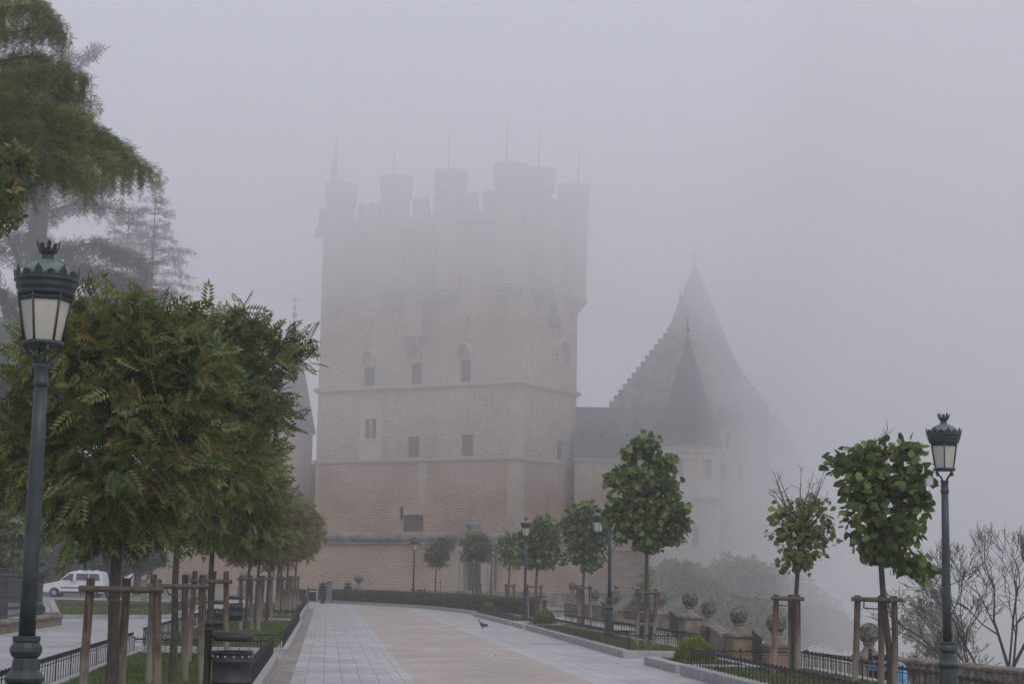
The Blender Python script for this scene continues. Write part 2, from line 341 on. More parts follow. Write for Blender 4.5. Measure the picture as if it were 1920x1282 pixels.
# ================================================================== GROUND
def tz(Y): return max(-0.95, min(-0.12, -0.15 - 0.6 * (76 - Y) / 30.0))
def gz(t, Y):
    if t < 9.0: return 0.0
    k = min(1, (t - 9.0) / 1.6); z = tz(Y) * k
    lim = 16.0
    if t > lim: z -= min(34, (t - lim) * 0.75)
    return z
ts = [-700, -300, -120, -60, -30, -15, -8, -4, 0, 4, 7, 9, 9.8, 10.6, 12, 14, 16, 17, 20, 26, 35, 50, 61, 90, 200, 700]
Ys = [-40, -10, 0, 10, 20, 25, 30, 35, 40, 46, 52, 60, 70, 80, 90, 110, 140, 180, 230, 300, 450, 720]
V = [(t - SL * Y, Y, gz(t, Y)) for Y in Ys for t in ts]; nT = len(ts)
F = [(j * nT + i, j * nT + i + 1, (j + 1) * nT + i + 1, (j + 1) * nT + i) for j in range(len(Ys) - 1) for i in range(nT - 1)]
ground_m = mat('ground_gravel', [C(.15,.135,.12), C(.23,.205,.18)], 1.5, .9, .01, 30, detail=9)
g = MB().add(V, F).build('ground', ground_m); tag(g, kind='structure')
RI = Matrix.Rotation(-ROADROT, 3, 'Z')
def sheet(name, poly, z, m, label=None, kind='structure', thick=0.0):
    pts = [RI @ Vector((p[0], p[1], 0)) for p in poly]
    b = MB()
    if thick: b.prism([(p.x, p.y) for p in pts], z - thick, z)
    else: b.add([(p.x, p.y, z) for p in pts], [tuple(range(len(pts)))])
    o = b.build(name, m); o.rotation_euler = (0, 0, ROADROT); tag(o, label, kind=kind); return o
endp = [gp(584, 1128), gp(660, 1132.5), gp(740, 1137), gp(801, 1141), gp(850, 1146.5), gp(884, 1151), gp(905, 1157)]
def endY(t):                           # Y where the line t=const meets the end kerb
    q = [(p.x + SL * p.y, p.y) for p in endp]
    for (a, ya), (b, yb) in zip(q, q[1:]):
        if a <= t <= b: return ya + (yb - ya) * (t - a) / (b - a)
    return q[0][1] if t < q[0][0] else q[-1][1]
def strip(name, t0, t1, z, m):
    tt = [t0 + (t1 - t0) * i / 6 for i in range(7)]
    return sheet(name, [st(t, -20) for t in (t0, t1)] + [st(t, endY(t)) for t in reversed(tt)], z, m)
sheet('street', [st(-1.4, -20), st(9.2, -20), st(9.2, 81)] + [p for p in reversed(endp)] + [st(-1.4, 110)], 0.004, street_m)
strip('paving_band', 1.53, 4.62, 0.012, pink_m)
strip('paving_border', 1.18, 1.53, 0.010, band_m)
strip('paving_border', 4.62, 5.0, 0.010, band_m)
sheet('gutter', [st(-.92, -20), st(-.5, -20), st(-.6, 92), st(-.95, 92)], 0.008, gut_m)
sheet('side_path', [st(-40, -20), st(-4.2, -20), st(-4.2, 118), st(-60, 118)], 0.004, path_m)
sheet('cross_path', [st(-4.3, 35.7), st(-1.0, 35.7), st(-1.0, 37.9), st(-4.3, 37.9)], 0.016, path_m)
sheet('cross_path', [st(-4.3, 62.0), st(-1.0, 62.0), st(-1.0, 63.6), st(-4.3, 63.6)], 0.016, path_m)
# terrace path on the right, pinkish strip descending to the balustrade
tp = [st(9.4, 66), st(13.0, 70), st(13.4, 84), st(8.2, 84)]
bt = MB(); bt.add([(p.x, p.y, gz(p.x + SL * p.y, p.y) + .03) for p in tp], [(0, 1, 2, 3)]); tag(bt.build('terrace_path', pink_m), kind='structure')
# ------------------------------------------------------------------ beds: kerb ring + lawn + blades
kerbs = 0
def bed(poly, h=0.16, w=0.26, lawn=True, blades=0, gm=None):
    n = len(poly); poly = [Vector((p[0], p[1], 0)) for p in poly]
    ar = sum(poly[i].x * poly[(i + 1) % n].y - poly[(i + 1) % n].x * poly[i].y for i in range(n))
    if ar < 0: poly = poly[::-1]
    inner = []
    for i in range(n):
        a = (poly[i] - poly[i - 1]).normalized(); b = (poly[(i + 1) % n] - poly[i]).normalized()
        na = Vector((-a.y, a.x, 0)); nb = Vector((-b.y, b.x, 0)); m = (na + nb); m = m / max(.3, (m.dot(na)))
        inner.append(poly[i] + m * w)
    vs = [(p.x, p.y, -.05) for p in poly] + [(p.x, p.y, h) for p in poly] + [(p.x, p.y, h) for p in inner] + [(p.x, p.y, 0) for p in inner]
    fs = []
    for i in range(n):
        j = (i + 1) % n
        fs += [(i, j, n + j, n + i), (n + i, n + j, 2 * n + j, 2 * n + i), (2 * n + i, 2 * n + j, 3 * n + j, 3 * n + i)]
    o = MB().add(vs, fs).build('kerb', kerb_m, bevel=.012); tag(o, kind='structure')
    l = MB().add([(p.x, p.y, h - .035) for p in inner], [tuple(range(n))]).build('lawn', lawn_m); tag(l, kind='structure')
    if blades:
        rng = np.random.default_rng(blades); xs = np.array([[p.x, p.y] for p in inner])
        lo, hi = xs.min(0), xs.max(0); P = rng.uniform(lo, hi, (blades, 2))
        ins = np.ones(len(P), bool)
        for i in range(n):
            a, b = xs[i], xs[(i + 1) % n]
            ins &= ((b[0] - a[0]) * (P[:, 1] - a[1]) - (b[1] - a[1]) * (P[:, 0] - a[0])) > 0
        P = P[ins]; N = len(P); th = rng.uniform(0, 6.28, N); hh = rng.uniform(.03, .085, N); wd = .012
        base = np.column_stack([P, np.full(N, h - .04)])
        dx = np.column_stack([np.cos(th), np.sin(th), np.zeros(N)]) * wd
        lean = np.column_stack([rng.normal(0, .02, N), rng.normal(0, .02, N), hh])
        V_ = np.stack([base - dx, base + dx, base + lean], 1).reshape(-1, 3)
        o2 = npmesh('grass', V_, np.arange(3 * N).reshape(-1, 3), grass_m); tag(o2, 'short green grass growing inside the kerbed bed', kind='stuff')
    return inner
bed([st(-4.05, 6), st(-.93, 6), st(-.93, 35.6), st(-4.05, 35.6)], blades=70000)
bed([st(-4.15, 38), st(-.8, 38), st(-.8, 61.9), st(-4.15, 61.9)], blades=50000)
bed([st(-4.2, 63.7), st(-.95, 63.7), st(-1.0, 99), st(-4.3, 101)], blades=30000)
gb = [gp(100, 1160), gp(322, 1160), gp(392, 1134), gp(92, 1128)]
bed(gb, blades=60000)
bed([(-20, 27), (-9.5, 27), (-10.15, 34.6), (-20, 34.6)], blades=20000)
# right-hand beds stepping along the curve
bed([st(6.7, 8), st(9.3, 8), st(9.3, 32.9), st(6.75, 32.9)], h=.2, blades=40000)
bed([st(6.8, 33.6), st(8.5, 33.6), st(8.5, 36.9), st(6.8, 36.9)], h=.17, blades=3000)
bed([st(6.85, 39.8), st(9.0, 39.8), st(8.6, 61), st(7.05, 61)], h=.17, blades=30000)
bed([st(7.0, 61.6), st(8.4, 61.6), st(8.4, 65), st(7.0, 65)], h=.17)
bed([st(7.0, 65.8), st(8.8, 65.8), st(8.6, 81), st(6.9, 81)], h=.17, blades=15000)
# end kerb
k = MB()
for a, b in zip(endp, endp[1:]):
    d = (b - a).normalized(); nn = Vector((-d.y, d.x, 0))
    if nn.y < 0: nn = -nn
    k.prism([(a.x, a.y), (b.x, b.y), (b.x + nn.x * .3, b.y + nn.y * .3), (a.x + nn.x * .3, a.y + nn.y * .3)], -.02, .17)
tag(k.build('kerb', kerb_m), kind='structure')
# ================================================================== CASTLE
def op(px0, py0, px1, py1, A, B):
    a = on_plane(px0, py0, A, B); b = on_plane(px1, py1, A, B); A2 = Vector((A[0], A[1]))
    u = (Vector(B[:2]) - A2).normalized()
    s = sorted([(a.xy - A2).dot(u), (b.xy - A2).dot(u)]); z = sorted([a.z, b.z]); return (s[0], s[1], z[0], z[1])
def facade(mb, A, B, z0, z1, ops, depth=0.6):
    A2 = Vector((A[0], A[1], 0)); L = (Vector((B[0], B[1], 0)) - A2); u = L.normalized(); L = L.length
    n = Vector((-u.y, u.x, 0))
    if n.dot(A2) < 0: n = -n            # away from the camera: into the wall
    ss = sorted({0, L} | {o[0] for o in ops} | {o[1] for o in ops}); zs = sorted({z0, z1} | {o[2] for o in ops} | {o[3] for o in ops})
    P = lambda s, z, d=0: A2 + u * s + n * d + Vector((0, 0, z))
    for i in range(len(ss) - 1):
        for j in range(len(zs) - 1):
            sm, zm = (ss[i] + ss[i + 1]) / 2, (zs[j] + zs[j + 1]) / 2
            if any(o[0] < sm < o[1] and o[2] < zm < o[3] for o in ops): continue
            mb.add([P(ss[i], zs[j]), P(ss[i + 1], zs[j]), P(ss[i + 1], zs[j + 1]), P(ss[i], zs[j + 1])], [(0, 1, 2, 3)])
    for (a, b, c, d) in ops:
        mb.add([P(a, c), P(b, c), P(b, d), P(a, d), P(a, c, depth), P(b, c, depth), P(b, d, depth), P(a, d, depth)],
               [(0, 1, 5, 4), (1, 2, 6, 5), (2, 3, 7, 6), (3, 0, 4, 7)])
    return P, u, n
def pane(P, o, parent, name='window', m=None, bars=True, depth=0.45):
    a, b, c, d = o; mb = MB()
    mb.add([P(a, c, depth), P(b, c, depth), P(b, d, depth), P(a, d, depth)], [(0, 1, 2, 3)])
    w = mb.build(name, m or winm, parent)
    if bars:
        fr = MB(); t = .07; e = depth - .06
        for (s0, s1, y0, y1) in [(a, a + t, c, d), (b - t, b, c, d), (a + t, b - t, d - t, d), (a + t, b - t, c, c + t), ((a + b) / 2 - t / 2, (a + b) / 2 + t / 2, c + t, d - t)]:
            fr.add([P(s0, y0, e), P(s1, y0, e), P(s1, y1, e), P(s0, y1, e), P(s0, y0, e + .05), P(s1, y0, e + .05), P(s1, y1, e + .05), P(s0, y1, e + .05)],
                   [(0, 1, 2, 3), (0, 4, 5, 1), (1, 5, 6, 2), (2, 6, 7, 3), (3, 7, 4, 0)])
        fr.build('frame', wood_m, w)
    return w
def slab(P, a, b, c, d, proud, mb=None, back=0.0):     # box standing proud of a facade
    mb = mb or MB()
    return mb.add([P(a, c, -proud), P(b, c, -proud), P(b, d, -proud), P(a, d, -proud), P(a, c, back), P(b, c, back), P(b, d, back), P(a, d, back)],
                  [(0, 1, 2, 3), (0, 4, 5, 1), (1, 5, 6, 2), (2, 6, 7, 3), (3, 7, 4, 0), (7, 6, 5, 4)])
def finial(pos, h, r, parent, name='finial', m=None):
    mb = MB(); mb.tube([(0, 0, 0), (0, 0, h)], [r, r * .5], 6); mb.sphere((0, 0, h * .3), r * 4, 8, 6); mb.sphere((0, 0, h * .55), r * 2.6, 8, 6)
    mb.box((0, 0, h * .8), (h * .28, r, r)); mb.box((0, 0, h * .9), (r, r, h * .2))
    return mb.build(name, m or iron, parent, loc=pos)
# --- the keep
keep = empty('castle_keep', (1.1, 200, 0), label='massive square castle keep fading into fog, crowned by round turrets', cat='castle tower')
keep_inv = Matrix.Translation((-1.1, -200, 0))
def kb(mb, name, m, parent=None, smooth=False): 
    mb.xform(keep_inv); return mb.build(name, m, parent or keep, smooth)
pC, pL, pR = (1.1, 200.0), (-24.3, 214.0), (8.2, 212.9)
pB = (pL[0] + pR[0] - pC[0], pL[1] + pR[1] - pC[1])
z_c1 = on_plane(790, 861, pC, pL).z; z_c2 = on_plane(790, 723, pC, pL).z; z_top = on_plane(740, 432, pC, pL).z
fo = {'row2': [op(683, 688, 702, 727, pC, pL), op(771, 681, 790, 721, pC, pL), op(863, 675, 882, 715, pC, pL)],
      'row1': [op(764, 818, 785, 856, pC, pL), op(865, 815, 886, 854, pC, pL)],
      'lanc': [op(685, 785, 693, 822, pC, pL), op(696, 785, 705, 822, pC, pL)],
      'door': [op(755, 965, 793, 996, pC, pL)], 'slit': [op(749, 950, 755, 975, pC, pL)]}
so = [op(1045, 825, 1057, 862, pC, pR)]
walls = MB(); allf = sum(fo.values(), [])
lo_f = [o for o in allf if o[3] < z_c1 + .3]; mi_f = [o for o in allf if z_c1 < o[2] and o[3] < z_c2 + .2]; hi_f = [o for o in allf if o[2] > z_c2 - .3]
parts = [('wall_lower', -3, z_c1, lo_f, [], cas_lo), ('wall_middle', z_c1, z_c2, mi_f, so, cas_mid), ('wall_upper', z_c2, z_top + .5, hi_f, [], cas_hi)]
for nm, a, b, fops, sops, mm in parts:
    mb = MB(); PF, uF, nF = facade(mb, pC, pL, a, b, fops); PS, uS, nS = facade(mb, pC, pR, a, b, sops)
    for q0, q1 in ((pL, pB), (pB, pR)): mb.add([(*q0, a), (*q1, a), (*q1, b), (*q0, b)], [(0, 1, 2, 3)])
    if 'upper' in nm: mb.add([(*pC, b), (*pL, b), (*pB, b), (*pR, b)], [(0, 1, 2, 3)])
    kb(mb, nm, mm)
def kpane(P, o, m=None, name='window', bars=True):
    w = pane(P, o, keep, name, m, bars)
    for ob in [w] + list(w.children):
        for v in ob.data.vertices: v.co = keep_inv @ v.co
    return w
for o in fo['row2'] + fo['row1']: kpane(PF, o)
for o in fo['lanc'] + fo['slit']: kpane(PF, o, bars=False)
kpane(PF, fo['door'][0], wood_m, 'door'); kpane(PS, so[0])
LF = (Vector(pL) - Vector(pC)).length; LS = (Vector(pR) - Vector(pC)).length
for z, pr, hh in ((z_c1, .28, .34), (z_c2, .42, .42)):
    mb = MB(); slab(PF, -pr, LF + pr, z - hh / 2, z + hh / 2, pr, mb); slab(PS, .004, LS + pr, z - hh / 2 + .004, z + hh / 2 - .004, pr, mb)
    slab(PF, -pr * .6, LF + pr * .6, z - hh, z - hh / 2, pr * .55, mb); slab(PS, .004, LS + pr * .6, z - hh + .004, z - hh / 2, pr * .55, mb)
    kb(mb, 'cornice', cas_pl)
# dressed strips at the corner and mid-wall, window panel
mb = MB(); slab(PF, 0.0, 1.5, -3, z_c1 - .36, .035, mb); slab(PS, 0.0, 1.2, -3, z_c1 - .36, .036, mb); slab(PF, .0, 1.4, z_c1 + .18, z_c2 - .44, .035, mb); slab(PS, 0, 1.1, z_c1 + .18, z_c2 - .44, .036, mb)
kb(mb, 'quoin', cas_pl)
v = op(783, 868, 798, 962, pC, pL); mb = MB(); slab(PF, v[0], v[1], v[2], z_c1 - .36, .03, mb); kb(mb, 'wall_strip', cas_pl)
# gothic window surround with twin lights
go = op(677, 756, 713, 860, pC, pL); la = fo['lanc']; mb = MB()
gs0, gs1, gz0, gz1 = go; wz0, wz1 = la[0][2], la[0][3]; s_lo = min(la[0][0], la[1][0]); s_hi = max(la[0][1], la[1][1])
for (a, b, c, d) in [(gs0, s_lo, wz0, wz1), (s_hi, gs1, wz0, wz1), (gs0, gs1, gz0, wz0), (gs0, gs1, wz1, gz1)]: slab(PF, a, b, c, d, .05, mb)
slab(PF, min(la[0][1], la[1][1]) + .02, max(la[0][0], la[1][0]) - .02, wz0, wz1, .12, mb)
cs = (s_lo + s_hi) / 2; ra = (s_hi - s_lo) / 2 + .25; sprz = wz1 + .5
for k in range(11):
    t0, t1 = math.pi * k / 11, math.pi * (k + 1) / 11
    qs = []
    for rr in (ra, ra + .28):
        for t in (t0, t1): qs.append((cs + rr * math.cos(t), sprz + rr * 1.25 * math.sin(t)))
    q = [qs[0], qs[1], qs[3], qs[2]]
    vs = [PF(a, b, -.16) for a, b in q] + [PF(a, b, -.05) for a, b in q]; mb.add(vs, [(0, 1, 2, 3), (0, 4, 5, 1), (1, 5, 6, 2), (2, 6, 7, 3), (3, 7, 4, 0)])
slab(PF, gs0 - .2, gs1 + .2, gz1 - .02, gz1 + .18, .22, mb); slab(PF, gs0, gs1, wz0 - .22, wz0 - .01, .2, mb)
kb(mb, 'window_surround', trim_m)
# canopy arches above upper windows
for (x, y, w, P_, A_, B_) in [(693, 668, 22, PF, pC, pL), (781, 660, 32, PF, pC, pL), (873, 655, 26, PF, pC, pL), (1050, 668, 28, PS, pC, pR)]:
    o = op(x - w / 2, y - 16, x + w / 2, y, A_, B_); mb = MB(); c_, rr = (o[0] + o[1]) / 2, (o[1] - o[0]) / 2
    for k in range(8):
        t0, t1 = math.pi * k / 8, math.pi * (k + 1) / 8
        q = [(c_ + rr * math.cos(t0), o[2] + rr * .95 * math.sin(t0)), (c_ + rr * math.cos(t1), o[2] + rr * .95 * math.sin(t1))]
        vs = [P_(q[0][0], q[0][1], 0), P_(q[1][0], q[1][1], 0), P_(c_ + (q[1][0] - c_) * .8, q[1][1] - .25, -.75), P_(c_ + (q[0][0] - c_) * .8, q[0][1] - .25, -.75),
              P_(c_ + (q[0][0]-c_) * .7, q[0][1] - .55, -.1), P_(c_ + (q[1][0]-c_) * .7, q[1][1] - .55, -.1)]
        mb.add(vs, [(0, 1, 2, 3), (3, 2, 5, 4)])
    for sg in (-1, 1): slab(P_, c_ + sg * rr - .18, c_ + sg * rr + .18, o[2] - 1.0, o[2], .35, mb)
    kb(mb, 'window_canopy', cas_pl)
# oriel
o = op(767, 573, 797, 628, pC, pL); mb = MB(); slab(PF, o[0], o[1], o[2], o[3], .95, mb); slab(PF, o[0] - .15, o[1] + .15, o[2] - .25, o[2], 1.1, mb); slab(PF, o[0] - .15, o[1] + .15, o[3], o[3] + .25, 1.1, mb); slab(PF, o[0] + .5, o[1] - .5, o[2] - .9, o[2] - .26, .5, mb)
kb(mb, 'oriel', cas_pl)
for x, y in ((692, 612), (873, 607), (1050, 612)):
    A_, B_, P_ = (pC, pL, PF) if x < 978 else (pC, pR, PS)
    o = op(x - 4, y - 12, x + 4, y + 10, A_, B_); mb = MB(); slab(P_, o[0], o[1], o[2], o[3], .35, mb); slab(P_, o[0] - .3, o[1] + .3, o[3], o[3] + .3, .5, mb); kb(mb, 'shield_carving', cas_pl)
# parapet
z_par = on_plane(715, 416, pC, pL).z; mb = MB(); pr = .55
for P_, L_, e in ((PF, LF, 0), (PS, LS, .004)):
    slab(P_, -pr if not e else .003, L_ + .9, z_top, z_par - e, pr, mb)
    n_ = int(L_ / .95)
    for k in range(n_): slab(P_, .1 + k * .95, .1 + k * .95 + .45, z_top - 1.1, z_top - .003, pr - .12, mb)
kb(mb, 'parapet', cas_hi)
for base, A_, dirv in ((pL, pB, -1), (pR, pB, 1)):
    mb = MB(); u = Vector((uS.x, uS.y, 0)) if base is pL else -Vector((uF.x, uF.y, 0))
    out = Vector((uF.x, uF.y, 0)) if base is pL else Vector((uS.x, uS.y, 0))
    c0 = Vector((*base, 0)) + u * 1.3
    if base is pR: c0 = Vector((*base, 0)) + Vector((uF.x, uF.y, 0)) * 1.2 ; u = Vector((uF.x, uF.y, 0))
    Lb = 10; q = [c0, c0 + u * Lb, c0 + u * Lb + out * .95, c0 + out * .95]
    mb.prism([(p.x, p.y) for p in q], z_top - 1.4, z_par + .35)
    q = [c0, c0 + u * Lb, c0 + u * Lb + out * .5, c0 + out * .5]; mb.prism([(p.x, p.y) for p in q], z_top - 2.3, z_top - 1.41)
    kb(mb, 'machicolation', cas_hi)
z_m = on_plane(783, 376, pC, pL).z
for x, A_, B_, P_ in [(x, pC, pL, PF) for x in (608, 680, 698, 716, 783, 800, 822, 875, 891, 914, 930)] + [(x, pC, pR, PS) for x in (985, 1035, 1047, 1092)]:
    o = op(x - 6, 400, x + 6, 410, A_, B_); mb = MB(); slab(P_, o[0], o[1], z_par, z_m, pr - .05, mb); 
    c_ = (o[0] + o[1]) / 2; slab(P_, o[0] + .2, o[1] - .2, z_m, z_m + .3, pr - .15, mb); kb(mb, 'merlon', cas_hi)
# bartizan turrets
t3 = on_plane(843, 323, pC, pL); zt = t3.z; zb = on_plane(843, 361, pC, pL).z; zc = on_plane(838, 541, pC, pL).z; zd = on_plane(838, 576, pC, pL).z
for x, A_, B_, off in [(637, pC, pL, 0), (741, pC, pL, 0), (843, pC, pL, 0), (955, pC, pL, 0), (1009, pC, pR, 0), (1075, pC, pR, 0)]:
    p = on_plane(x, 450, A_, B_); r = 1.72
    c0 = (p.x - 1.1, p.y - 200, 0)
    prof = [(r, zc), (r, zb - .3), (r + .1, zb - .25), (r + .32, zb), (r + .32, zt - .35), (r + .42, zt - .3), (r + .42, zt), (r + .2, zt), (r + .2, zt - .6), (.01, zt - .6)]
    t = MB().lathe(prof, 20, c0).build('turret', cas_hi, keep)
    cpf = []; n_ = 6
    for i in range(n_):
        rr = .25 + (r + .22 - .25) * (i + 1) / n_; za = zd + (zc - zd) * i / n_; zb_ = zd + (zc - zd) * (i + 1) / n_
        cpf += [(rr - .16, za), (rr, za + .12), (rr, zb_ - .02)]
    MB().lathe([(.02, zd - .5)] + cpf, 20, c0).build('corbel', cas_pl, t)
for x, yb, yt in ((738, 338, 240), (841, 322, 228), (950, 306, 222), (1011, 310, 225), (1085, 335, 232), (630, 352, 250)):
    A_, B_ = (pC, pL) if x < 978 else (pC, pR); p = on_plane(x, yb, A_, B_); q = on_plane(x, yt, A_, B_)
    fp = MB().tube([(p.x - 1.1, p.y - 200, zt - .7), (p.x - 1.1, p.y - 200, q.z)], [.09, .05], 6).build('flagpole', iron, keep)
    if x == 630:
        fm = MB(); zz = [q.z - .3 - i * .55 for i in range(12)]
        for i in range(11):
            w0, w1 = .15 + .07 * i, .15 + .07 * (i + 1); b = (p.x - 1.1, p.y - 200)
            dy0, dy1 = .12 * math.sin(i * 1.3), .12 * math.sin((i + 1) * 1.3)
            fm.add([(b[0] - .05, b[1] + dy0 * .2, zz[i]), (b[0] - w0, b[1] + dy0, zz[i] - .2), (b[0] - w1, b[1] + dy1, zz[i + 1] - .2), (b[0] - .05, b[1] + dy1 * .2, zz[i + 1])], [(0, 1, 2, 3)])
        flag_m = mat('faded_flag', [C(.25,.10,.08), C(.38,.20,.12)], 1, .9)
        fo_ = fm.build('flag', flag_m, keep); so_ = fo_.modifiers.new('s', 'SOLIDIFY'); so_.thickness = .03
for x in (1038,):                        # pinnacle on the side
    p = on_plane(x, 600, pC, pR); z1 = on_plane(x, 548, pC, pR).z
    MB().lathe([(.7, p.z - 1), (.9, p.z - .8), (.9, p.z), (.6, p.z + .2), (.05, z1)], 8, (p.x - 1.1, p.y - 200.7, 0)).build('pinnacle', cope_m, keep)
# --- curtain wall with the rolled coping and the gateway
def shifted(k): return (1.1 + (-25.4) * k, 190 + 14 * k)
def s_at(px):                            # k on the curtain line for a pixel column
    m_ = ray(px, 1000); m_ = m_.x / m_.y
    return (m_ * 190 - 1.1) / (-25.4 - 14 * m_)
wA, wB, wG = shifted(s_at(272)), shifted(s_at(1085)), None
cw = empty('curtain_wall', (wB[0], wB[1], 0), label='long low outer castle wall with rolled stone coping, in front of the keep', cat='castle wall')
ci = Matrix.Translation((-wB[0], -wB[1], 0))
def cb2(mb, name, m, parent=None, smooth=False): mb.xform(ci); return mb.build(name, m, parent or cw, smooth)
zc0 = on_plane(740, 1021, wB, wA).z; zc1 = on_plane(740, 998, wB, wA).z
gd = op(872, 1055, 903, 1108, wB, wA)
mb = MB(); PW, uW, nW = facade(mb, wB, wA, -3, zc0, [gd], .9)
LW = (Vector(wA) - Vector(wB)).length
mb.add([PW(0, -3, 2.2), PW(LW, -3, 2.2), PW(LW, zc0, 2.2), PW(0, zc0, 2.2)], [(0, 1, 2, 3)]); mb.add([PW(0, zc0), PW(LW, zc0), PW(LW, zc0, 2.2), PW(0, zc0, 2.2)], [(0, 1, 2, 3)])
for s in (0, LW): mb.add([PW(s, -3), PW(s, zc0), PW(s, zc0, 2.2), PW(s, -3, 2.2)], [(0, 1, 2, 3)])
cb2(mb, 'wall', cas_lo)
mb = MB(); seg = 10; hgt = zc1 - zc0     # rounded coping, lobed along its length
ks = [i * .9 for i in range(int(LW / .9) + 1)]
prof = []
for i in range(seg + 1):
    a = math.pi * i / seg; prof.append((-.55 + .0 - .75 * math.sin(a) * 1.0 + .5, zc0 + .35 + (hgt - .35) * (1 - math.cos(a)) / 2))
vs = []; 
for j, s in enumerate(ks):
    for (d_, z_) in prof: vs.append(PW(s, z_ - (.04 if j % 3 == 0 else 0), d_ + (.05 if j % 3 == 0 else 0)))
n_ = len(prof); fs = [(j * n_ + i, (j + 1) * n_ + i, (j + 1) * n_ + i + 1, j * n_ + i + 1) for j in range(len(ks) - 1) for i in range(n_ - 1)]
mb.add(vs, fs); slab(PW, 0, LW, zc0, zc0 + .34, .42, mb, 2.2); slab(PW, 0, ks[-1], zc0 + .34, zc1 - .03, -.1, mb, 2.2)
cb2(mb, 'coping', cope_m, smooth=True)
w = pane(PW, gd, cw, 'door', trimm, False, .8)
for v in w.data.vertices: v.co = ci @ v.co
mb = MB(); e0, e1 = gd[0], gd[1]
slab(PW, e0 - 1.35, e0 - .05, -1, gd[3] + .2, .35, mb); slab(PW, e1 + .05, e1 + 1.5, -1, gd[3] + .2, .35, mb); slab(PW, e0 - 1.5, e1 + 1.65, gd[3] + .2, gd[3] + .55, .5, mb)
slab(PW, e0 - .8, e1 + .9, gd[3] + .55, zc0 - .05, .3, mb); slab(PW, e0 - .9, e0 - .5, 0, gd[3], .6, mb); slab(PW, e1 + .5, e1 + .9, 0, gd[3], .6, mb)
cb2(mb, 'portal', cas_pl)
mb = MB(); pc = (e0 + e1) / 2; c_ = PW(pc + .2, zc1, .2)
mb.lathe([(.8, 0), (.95, .2), (.6, .35), (.75, .7), (.85, 1.0), (.5, 1.25), (.55, 1.45), (.2, 1.6)], 10, c_)
slab(PW, pc - 1.6, pc + 2.0, zc1 - .9, zc1 + .02, .55, mb); cb2(mb, 'crest', cope_m)
mb = MB(); q = PW(e0 - 1.9, 0, -.3); mb.tube([q, q + Vector((0, 0, zc0))], .11, 8); cb2(mb, 'drainpipe', lampm)
# --- right wing (facing us), slate roof
def RZ(px, py, Y): return at(px, py, Y).z
wy = 209.0
def box_building(x0, x1, ytop, Y, depth, zbot=-30):
    a, b = at(x0, ytop, Y), at(x1, ytop, Y); return (a.x, Y), (b.x, Y), (a.z + b.z) / 2
wing = empty('castle_wing', (8, wy, 0), label='palace wing with slate roof and stepped gable, right of the keep', cat='castle building')
wi = Matrix.Translation((-8, -wy, 0))
def wb(mb, name, m, parent=None, smooth=False): mb.xform(wi); return mb.build(name, m, parent or wing, smooth)
A_, B_, zt_ = box_building(1078, 1400, 863, wy, 16)
ops_ = [op(1069 + 3, 932, 1081 + 3, 966, A_, B_), op(1352, 870, 1364, 903, A_, B_), op(1152, 985, 1168, 1025, A_, B_)]
ops_ = [o for o in ops_ if o[0] > .1]
mb = MB(); P_, u_, n_v = facade(mb, A_, B_, -30, zt_, ops_); Lw = B_[0] - A_[0]
mb.add([P_(0, -30), P_(0, -30, 16), P_(0, zt_, 16), P_(0, zt_)], [(0, 1, 2, 3)]); mb.add([P_(Lw, -30), P_(Lw, -30, 16), P_(Lw, zt_, 16), P_(Lw, zt_)], [(0, 1, 2, 3)])
wb(mb, 'wall', cas_co)
for o in ops_:
    w = pane(P_, o, wing)
    for ob in [w] + list(w.children):
        for v in ob.data.vertices: v.co = wi @ v.co
mb = MB(); slab(P_, -.2, Lw + .3, zt_ - .2, zt_ + .25, .35, mb); ledge = RZ(1250, 1030, wy); slab(P_, 0, Lw * .82, ledge - .2, ledge + .25, .35, mb); wb(mb, 'string_course', cas_pl)
zr = at(1115, 763, wy + 7).z; zr2 = zt_ + .2; xa, xb = A_[0] - .2, B_[0] + .2
mb = MB(); mb.add([(xa, wy - .5, zr2), (xb, wy - .5, zr2), (xb, wy + 7, zr), (xa, wy + 7, zr), (xb, wy + 15, zr2), (xa, wy + 15, zr2)], [(0, 1, 2, 3), (3, 2, 4, 5), (0, 3, 5), (1, 4, 2)])
roof = wb(mb, 'roof', slate)
for x in (1109, 1147, 1192):
    p = at(x, 838, wy + 1.2); mb = MB(); hw = 1.0
    mb.box((p.x, p.y + 1.2, p.z + .6), (2 * hw, 3, 2.2)); mb.add([(p.x - 1.3, p.y - .5, p.z + 1.6), (p.x + 1.3, p.y - .5, p.z + 1.6), (p.x, p.y - .3, p.z + 3.6), (p.x - 1.3, p.y + 4, p.z + 1.6), (p.x + 1.3, p.y + 4, p.z + 1.6), (p.x, p.y + 4, p.z + 3.6)],
         [(0, 1, 2), (0, 2, 5, 3), (1, 4, 5, 2), (3, 5, 4), (0, 3, 4, 1)])
    mb.xform(wi); d_ = mb.build('dormer', slate, roof)
    MB().box((p.x - 8, p.y - wy - .35, p.z + .6), (1.2, .06, 1.6)).build('pane', winm, roof)
# stepped gable
gY = wy + 10; mb = MB(); cx, ybs = 1292, 763; p0 = at(1143, 763, gY); steps = 18
hwid = (at(cx, 763, gY).x - p0.x); ztop = at(cx, 572, gY).z
for i in range(steps):
    h0 = p0.z + (ztop - p0.z) * i / steps; h1 = p0.z + (ztop - p0.z) * (i + 1) / steps
    w_ = hwid * (1 - i / steps); mb.box(((at(cx, 763, gY).x), gY, (h0 + h1) / 2), (2 * w_, .8, h1 - h0))
mb.box((at(cx, 763, gY).x, gY, p0.z - 8), (2 * hwid, .8, 16 - .01)); wb(mb, 'stepped_gable', cope_m)
